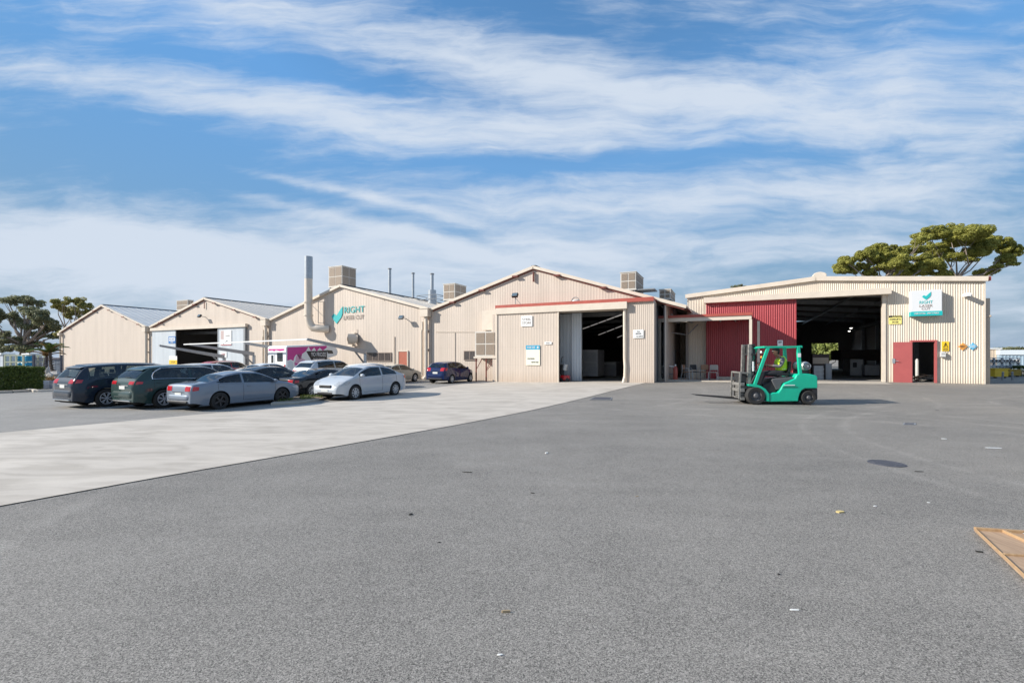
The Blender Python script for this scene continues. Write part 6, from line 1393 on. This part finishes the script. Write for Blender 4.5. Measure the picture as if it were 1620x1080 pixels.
s = box_shed('outbuilding', 'low outbuilding with terracotta tinged roof behind the palms', 'building', 50, 99, 575, 590, 68, 8, mat('blue_grey_cladding', (.26,.31,.38), .6, var=.15), roofm=mat('terracotta_tint_roof', (.50,.36,.28), .7, var=.3, vs=4), roof_h=.75)
box_shed('panel_fence', 'pale blue grey panel fence behind the palms', 'fence', 50, 96, 569, 600, 38, .06, mat('blue_grey_panels', (.36,.42,.50), .5, var=.1), roofm=FNC)
# ------------------------------------------------------------------ beyond the right hall
s = box_shed('storage_shed', 'beige shed with white roof edge past the right hall', 'building', 1556, 1584, 552, 585, 50, 8, TANW)
s = box_shed('storage_shed', 'light blue shed with pale roof at the far right', 'building', 1582, 1700, 561, 590, 48, 12, mat('light_blue_cladding', (.30,.40,.48), .5, var=.08), roofm=mat('pale_roof', (.62,.68,.72), .4), roof_h=.42)
s = Th(WF, *P(1588,600,36).xy[:], .35, 'steel_rack', 'long rack of pale rings and tubes beyond the right hall corner', 'rack')
a, b = P(1560,598,36), P(1612,598,36); q = s.mb()
for z in (.9, 1.25, 1.72): q.box(a.x, b.x, 36, 36.08, z, z+.05)
for k in range(5): x = a.x+(b.x-a.x)*k/4; q.box(x-.04, x+.04, 35.95, 36.1, .3, 1.75)
s.add(q, 'frame', GALV)
q = s.mb()
for k in range(9): x = a.x+.15+(b.x-a.x-.3)*k/8; q.lathe([(.11,35.9),(.14,35.9),(.14,36.4),(.11,36.4),(.11,35.9)], 14, c=(x,0,1.5))
s.add(q, 'rings', DIMW)
q = s.mb()
for k in range(10): x = a.x+.1+(b.x-a.x-.2)*k/9; q.lathe([(.01,35.7),(.13,35.7),(.13,36.2),(.01,36.2)], 12, c=(x,0,1.08))
s.add(q, 'tubes', GALV)
q = s.mb(); q.box(a.x, b.x, 36.02, 36.3, 1.27, 1.34); s.add(q, 'dark_load', BLACK)
def skip(x0, x1, yt, yb, D, dep, label, m):
    a, b = P(x0,yb,D), P(x1,yb,D); z1 = P(x0,yt,D).z; s = Th(WF, (a.x+b.x)/2, D, .35, 'skip_bin', label, 'skip bin', 'yellow skip bins'); w_ = b.x-a.x
    q = s.mb(); q.box(a.x, b.x, D, D+dep, .45, z1-.07); s.add(q, 'bin_body', m, bevel=.02)
    q = s.mb(); q.box(a.x-.04, b.x+.04, D-.04, D+dep+.04, z1-.065, z1); q.box(a.x-.02,b.x+.02,D-.03,D-.003,(z1+.45)/2-.03,(z1+.45)/2+.03); s.add(q, 'rim', m)
    for x in (a.x+.15, b.x-.15): q = s.mb(); q.lathe([(.01,D+.1),(.09,D+.1),(.09,D+.16),(.01,D+.16)], 12, c=(x,0,.42)); s.add(q, 'castor', BLACK)
skip(1574, 1595.5, 582.5, 599, 31.5, 1.0, 'bright yellow bin with a brace right of the hall corner', mat('yellow_bin_paint', (.74,.50,.03), .5, var=.12)); skip(1597, 1616, 584, 598, 33.5, 1.2, 'dull mustard bin behind the bollards', mat('mustard_bin_paint', (.38,.25,.03), .6, var=.3))
for px_, lab in ((1586,'grey bollard leaning before the bright yellow bin'),(1601.5,'upright grey bollard before the mustard bin')):
    g = G(px_,601); s = Th(WF, g.x, g.y, g.z, 'bollard', lab, 'bollard', 'bollards by the bins'); q = s.mb(); q.tube([(g.x,g.y,g.z),(g.x+(.03 if px_ < 1590 else 0),g.y,g.z+.5)], .055, 10); s.add(q, 'pipe', STEELG, smooth=True); q = s.mb(); q.ball((g.x+(.03 if px_ < 1590 else 0),g.y,g.z+.5), (.058,.058,.03)); s.add(q, 'cap', GALV, smooth=True)
b0, b1 = P(1610,596,35), P(1660,596,35)
hedge('shrub', 'green shrub at the right edge beside the mustard bin', (b0.x,b0.y,.3), (b1.x,b1.y,.3), 1.0, .75, leafmat('shrub_leaves', (.05,.09,.02), (.13,.17,.04)), 4500, .06, 33, 'shrub')
hedge('tree_line', 'dark tree line just above the far right shed roof', (*P(1583,565,90).xy[:],.3), (*P(1618,565,90).xy[:],.3), 3, 3.2, LEAFL, 3500, .25, 34, 'tree line')
# distant ground cover hides the bare horizon behind the halls
# ------------------------------------------------------------------ kerbed island by the silver saloon
isl = [(428,641),(470,639.5),(505,634),(532,627),(520,623.5),(485,626),(445,631)]
pts = [G(*p) for p in isl]; q = MB(); i0 = [q.p((p.x,p.y,-.02)) for p in pts]; i1 = [q.p((p.x,p.y,.09)) for p in pts]; q.fi(i1); n = len(pts)
for k in range(n): q.fi([i0[k],i0[(k+1)%n],i1[(k+1)%n],i1[k]])
o = q.build('kerbed_island', CONC, bevel=.02); tag(o, 'low kerbed island between the parked cars', 'island', kind='structure')
c = sum(pts, Vector())/n; pin = [c+(p-c)*.84 for p in pts]; q = MB(); q.prism([(p.x,p.y) for p in pin], .085, .105, ax='z'); o = q.build('bark_bed', mat('dry_bark_mulch', (.17,.12,.08), .95, c2=(.34,.28,.20), vs=14, bump=.6, bs=30)); tag(o, 'dry bark mulch on the island', 'mulch', kind='structure')
rr = random.Random(5); q = MB(); q.fixn = False; q.nomerge = True
for _ in range(1500):
    a_, b_ = rr.random(), rr.random(); p = pin[0].lerp(pin[2],a_).lerp(pin[6].lerp(pin[3],a_),b_)
    if noise.noise(Vector((p.x*1.6,p.y*1.6,3))) < -.05: continue
    a = rr.random()*6.28; d = Vector((math.cos(a)*.05,math.sin(a)*.05,rr.uniform(.05,.13))); s_ = Vector((-d.y,d.x,0))*.2; p.z = .1; q.poly([p-s_,p+s_,p+d])
o = q.build('grass', leafmat('verge_grass', (.08,.12,.02), (.20,.24,.06))); tag(o, 'short green grass growing on the kerbed island', 'grass', kind='stuff')
# ------------------------------------------------------------------ things lying on the yard
def cover(pts_px, name, label, m, cat='cover', rim=None):
    P_ = [G(*p) for p in pts_px]; c = sum(P_, Vector())/len(P_); root = thing(name, label, cat, c)
    q = MB(Matrix.Translation(-c)); q.prism([(p.x,p.y) for p in P_], c.z-.03, c.z+.012, ax='z'); q.build('lid', m, root)
    q = MB(Matrix.Translation(-c)); n = len(P_)
    for k in range(n): a, b = P_[k], P_[(k+1)%n]; q.bar((a.x,a.y,c.z+.006),(b.x,b.y,c.z+.006), .035, .018)
    q.build('frame', rim or STEELG, root); return root, c
IRON = mat('cast_iron', (.055,.058,.07), .7, .0, c2=(.10,.10,.115), vs=30, bump=.4, bs=60)
g = G(1402.5,733); r_ = (G(1433,733)-G(1372,733)).length*.40
root = thing('manhole_cover', 'round dark manhole cover in the asphalt at right', 'manhole cover', g)
q = MB(); q.lathe([(.005,.008),(r_*.88,.008),(r_*.88,.004)], 40, axis='z'); lid = q.build('lid', IRON, root)
q = MB()
for i in range(-5, 6):
    for j in range(-5, 6):
        if i*i+j*j < 26: q.box(i*r_*.145-.02, i*r_*.145+.02, j*r_*.145-.02, j*r_*.145+.02, .008, .012)
q.build('studs', IRON, lid); q = MB(); q.lathe([(r_*.9,.0),(r_*.9,.010),(r_,.010),(r_,.0)], 40, axis='z'); q.build('frame', IRON, root)
cover([(933,632.5),(941,628),(968.5,628),(966,633)], 'drain_grate', 'dark rectangular drain grate before the middle hall', IRON, 'drain')
cover([(1429,671.8),(1431,669.4),(1448,669.6),(1447,672)], 'utility_cover', 'small dark cover between the forklift and the manhole', IRON)
# flattened ply crate lid at the lower right
a = G(1541,841); b = G(1712,853); c = G(1690,985); d = b+(c-a)
root = thing('crate_lid', 'weathered plywood crate lid lying on the asphalt at lower right', 'crate lid', a); X = Matrix.Translation(-a)
def lid_pt(u_, v_): return a+(b-a)*u_+(c-a)*v_
q = MB(X); q.prism([(p.x,p.y) for p in (lid_pt(0,0),lid_pt(1,0),lid_pt(1,1),lid_pt(0,1))], .012, .03, ax='z'); q.build('ply_sheet', WOOD, root)
for (p0, p1, w_, h_) in (((0,.012),(1,.012),.035,.03),((.006,0),(.006,1),.012,.022),((.02,.38),(1,.36),.025,.02),((.27,.02),(.48,.33),.03,.03),((.02,.86),(1,.86),.05,.035),((.55,.4),(.6,.85),.03,.03)):
    q = MB(X); A, Bq = lid_pt(*p0), lid_pt(*p1); q.bar((A.x,A.y,.03+h_/2-.003),(Bq.x,Bq.y,.03+h_/2-.003), w_, h_); q.build('batten', WOODE, root, bevel=.004)
rr = random.Random(3); q = MB(); n = 9; g_ = []
ca_, cb_, cc_ = lid_pt(.42,.05), lid_pt(1.0,.05), lid_pt(.6,.33)
for i in range(n+1): g_.append([q.p(ca_+(cb_-ca_)*(i/n)+(cc_-ca_)*(j/n)+Vector((0,0,.045+rr.random()*.02-ca_.z))) for j in range(n+1)])
for A, Bq in zip(g_, g_[1:]):
    for j in range(n): q.fi([A[j],Bq[j],Bq[j+1],A[j+1]])
o = q.build('plastic_sheet', mat('crumpled_white_film', (.62,.66,.70), .35, var=.1, vs=5), smooth=60); tag(o, 'crumpled white plastic film lying on the crate lid', 'plastic film')
def bit(px_, py_, ln, wd, rot, m, label, h_=.008, kind='litter'):
    g = G(px_, py_); rr = random.Random(int(px_)); q = MB(); pts = []
    for k in range(8): a_ = k*.785; rad = rr.uniform(.7,1.1); pts.append((math.cos(a_)*ln/2*rad, math.sin(a_)*wd/2*rad))
    q.prism(pts, .002, h_, ax='z'); o = q.build(kind, m, loc=g); o.rotation_euler = (rnd.uniform(-.05,.05), rnd.uniform(-.04,.04), rot); tag(o, label, 'litter')
TW = mat('dry_leaf', (.40,.30,.18), .7); YL = mat('yellow_leaf', (.62,.48,.20), .6); DK = mat('dark_twig', (.03,.028,.025), .8); PW = mat('paper_scrap', (.75,.75,.72), .7)
bit(801,968.5,.075,.012,.1,TW,'curled brown bark strip on the asphalt near the bottom centre',.018); bit(1329,810,.10,.06,.2,YL,'yellow leaf below and left of the manhole cover',.015)
bit(739,747,.21,.012,-.25,DK,'long dark twig on the asphalt left of centre',.012,'twig'); bit(650,814,.05,.03,.8,DK,'dark curled leaf on the asphalt below the driveway edge',.015); bit(843,780,.06,.02,-.4,DK,'short dark twig in the middle of the asphalt',.01,'twig')
bit(695,858,.03,.014,.0,DK,'tiny dark chip below the long twig'); bit(1232,908.5,.028,.018,.3,DK,'dark chip left of the crate lid'); bit(1549,873,.07,.02,-.3,DK,'dark twig touching the left side of the crate lid',.012,'twig'); bit(1257,965,.07,.016,-.1,PW,'thin white paper scrap near the bottom right of centre')
bit(1384,800.5,.05,.025,0,PW,'white scrap below the manhole cover'); bit(1469,795,.05,.02,-.2,PW,'white scrap right of the manhole cover'); bit(1572,708.5,.35,.06,0,PW,'pale flattened paper at right beyond the manhole'); bit(1493,694,.12,.07,0,PW,'white crumb of paper above the manhole cover'); bit(791,1036,.04,.012,0,PW,'white chip close to the bottom edge')
bit(1454,746,.14,.02,-.1,DK,'dark stick right of the manhole cover',.01,'twig'); bit(1482,649,.16,.05,0,DK,'dark scrap near the red doorway'); bit(865,717,.06,.05,0,PW,'small white pebble below the driveway edge',.02); bit(1008,785,.05,.015,.3,TW,'brown husk at the centre of the yard')
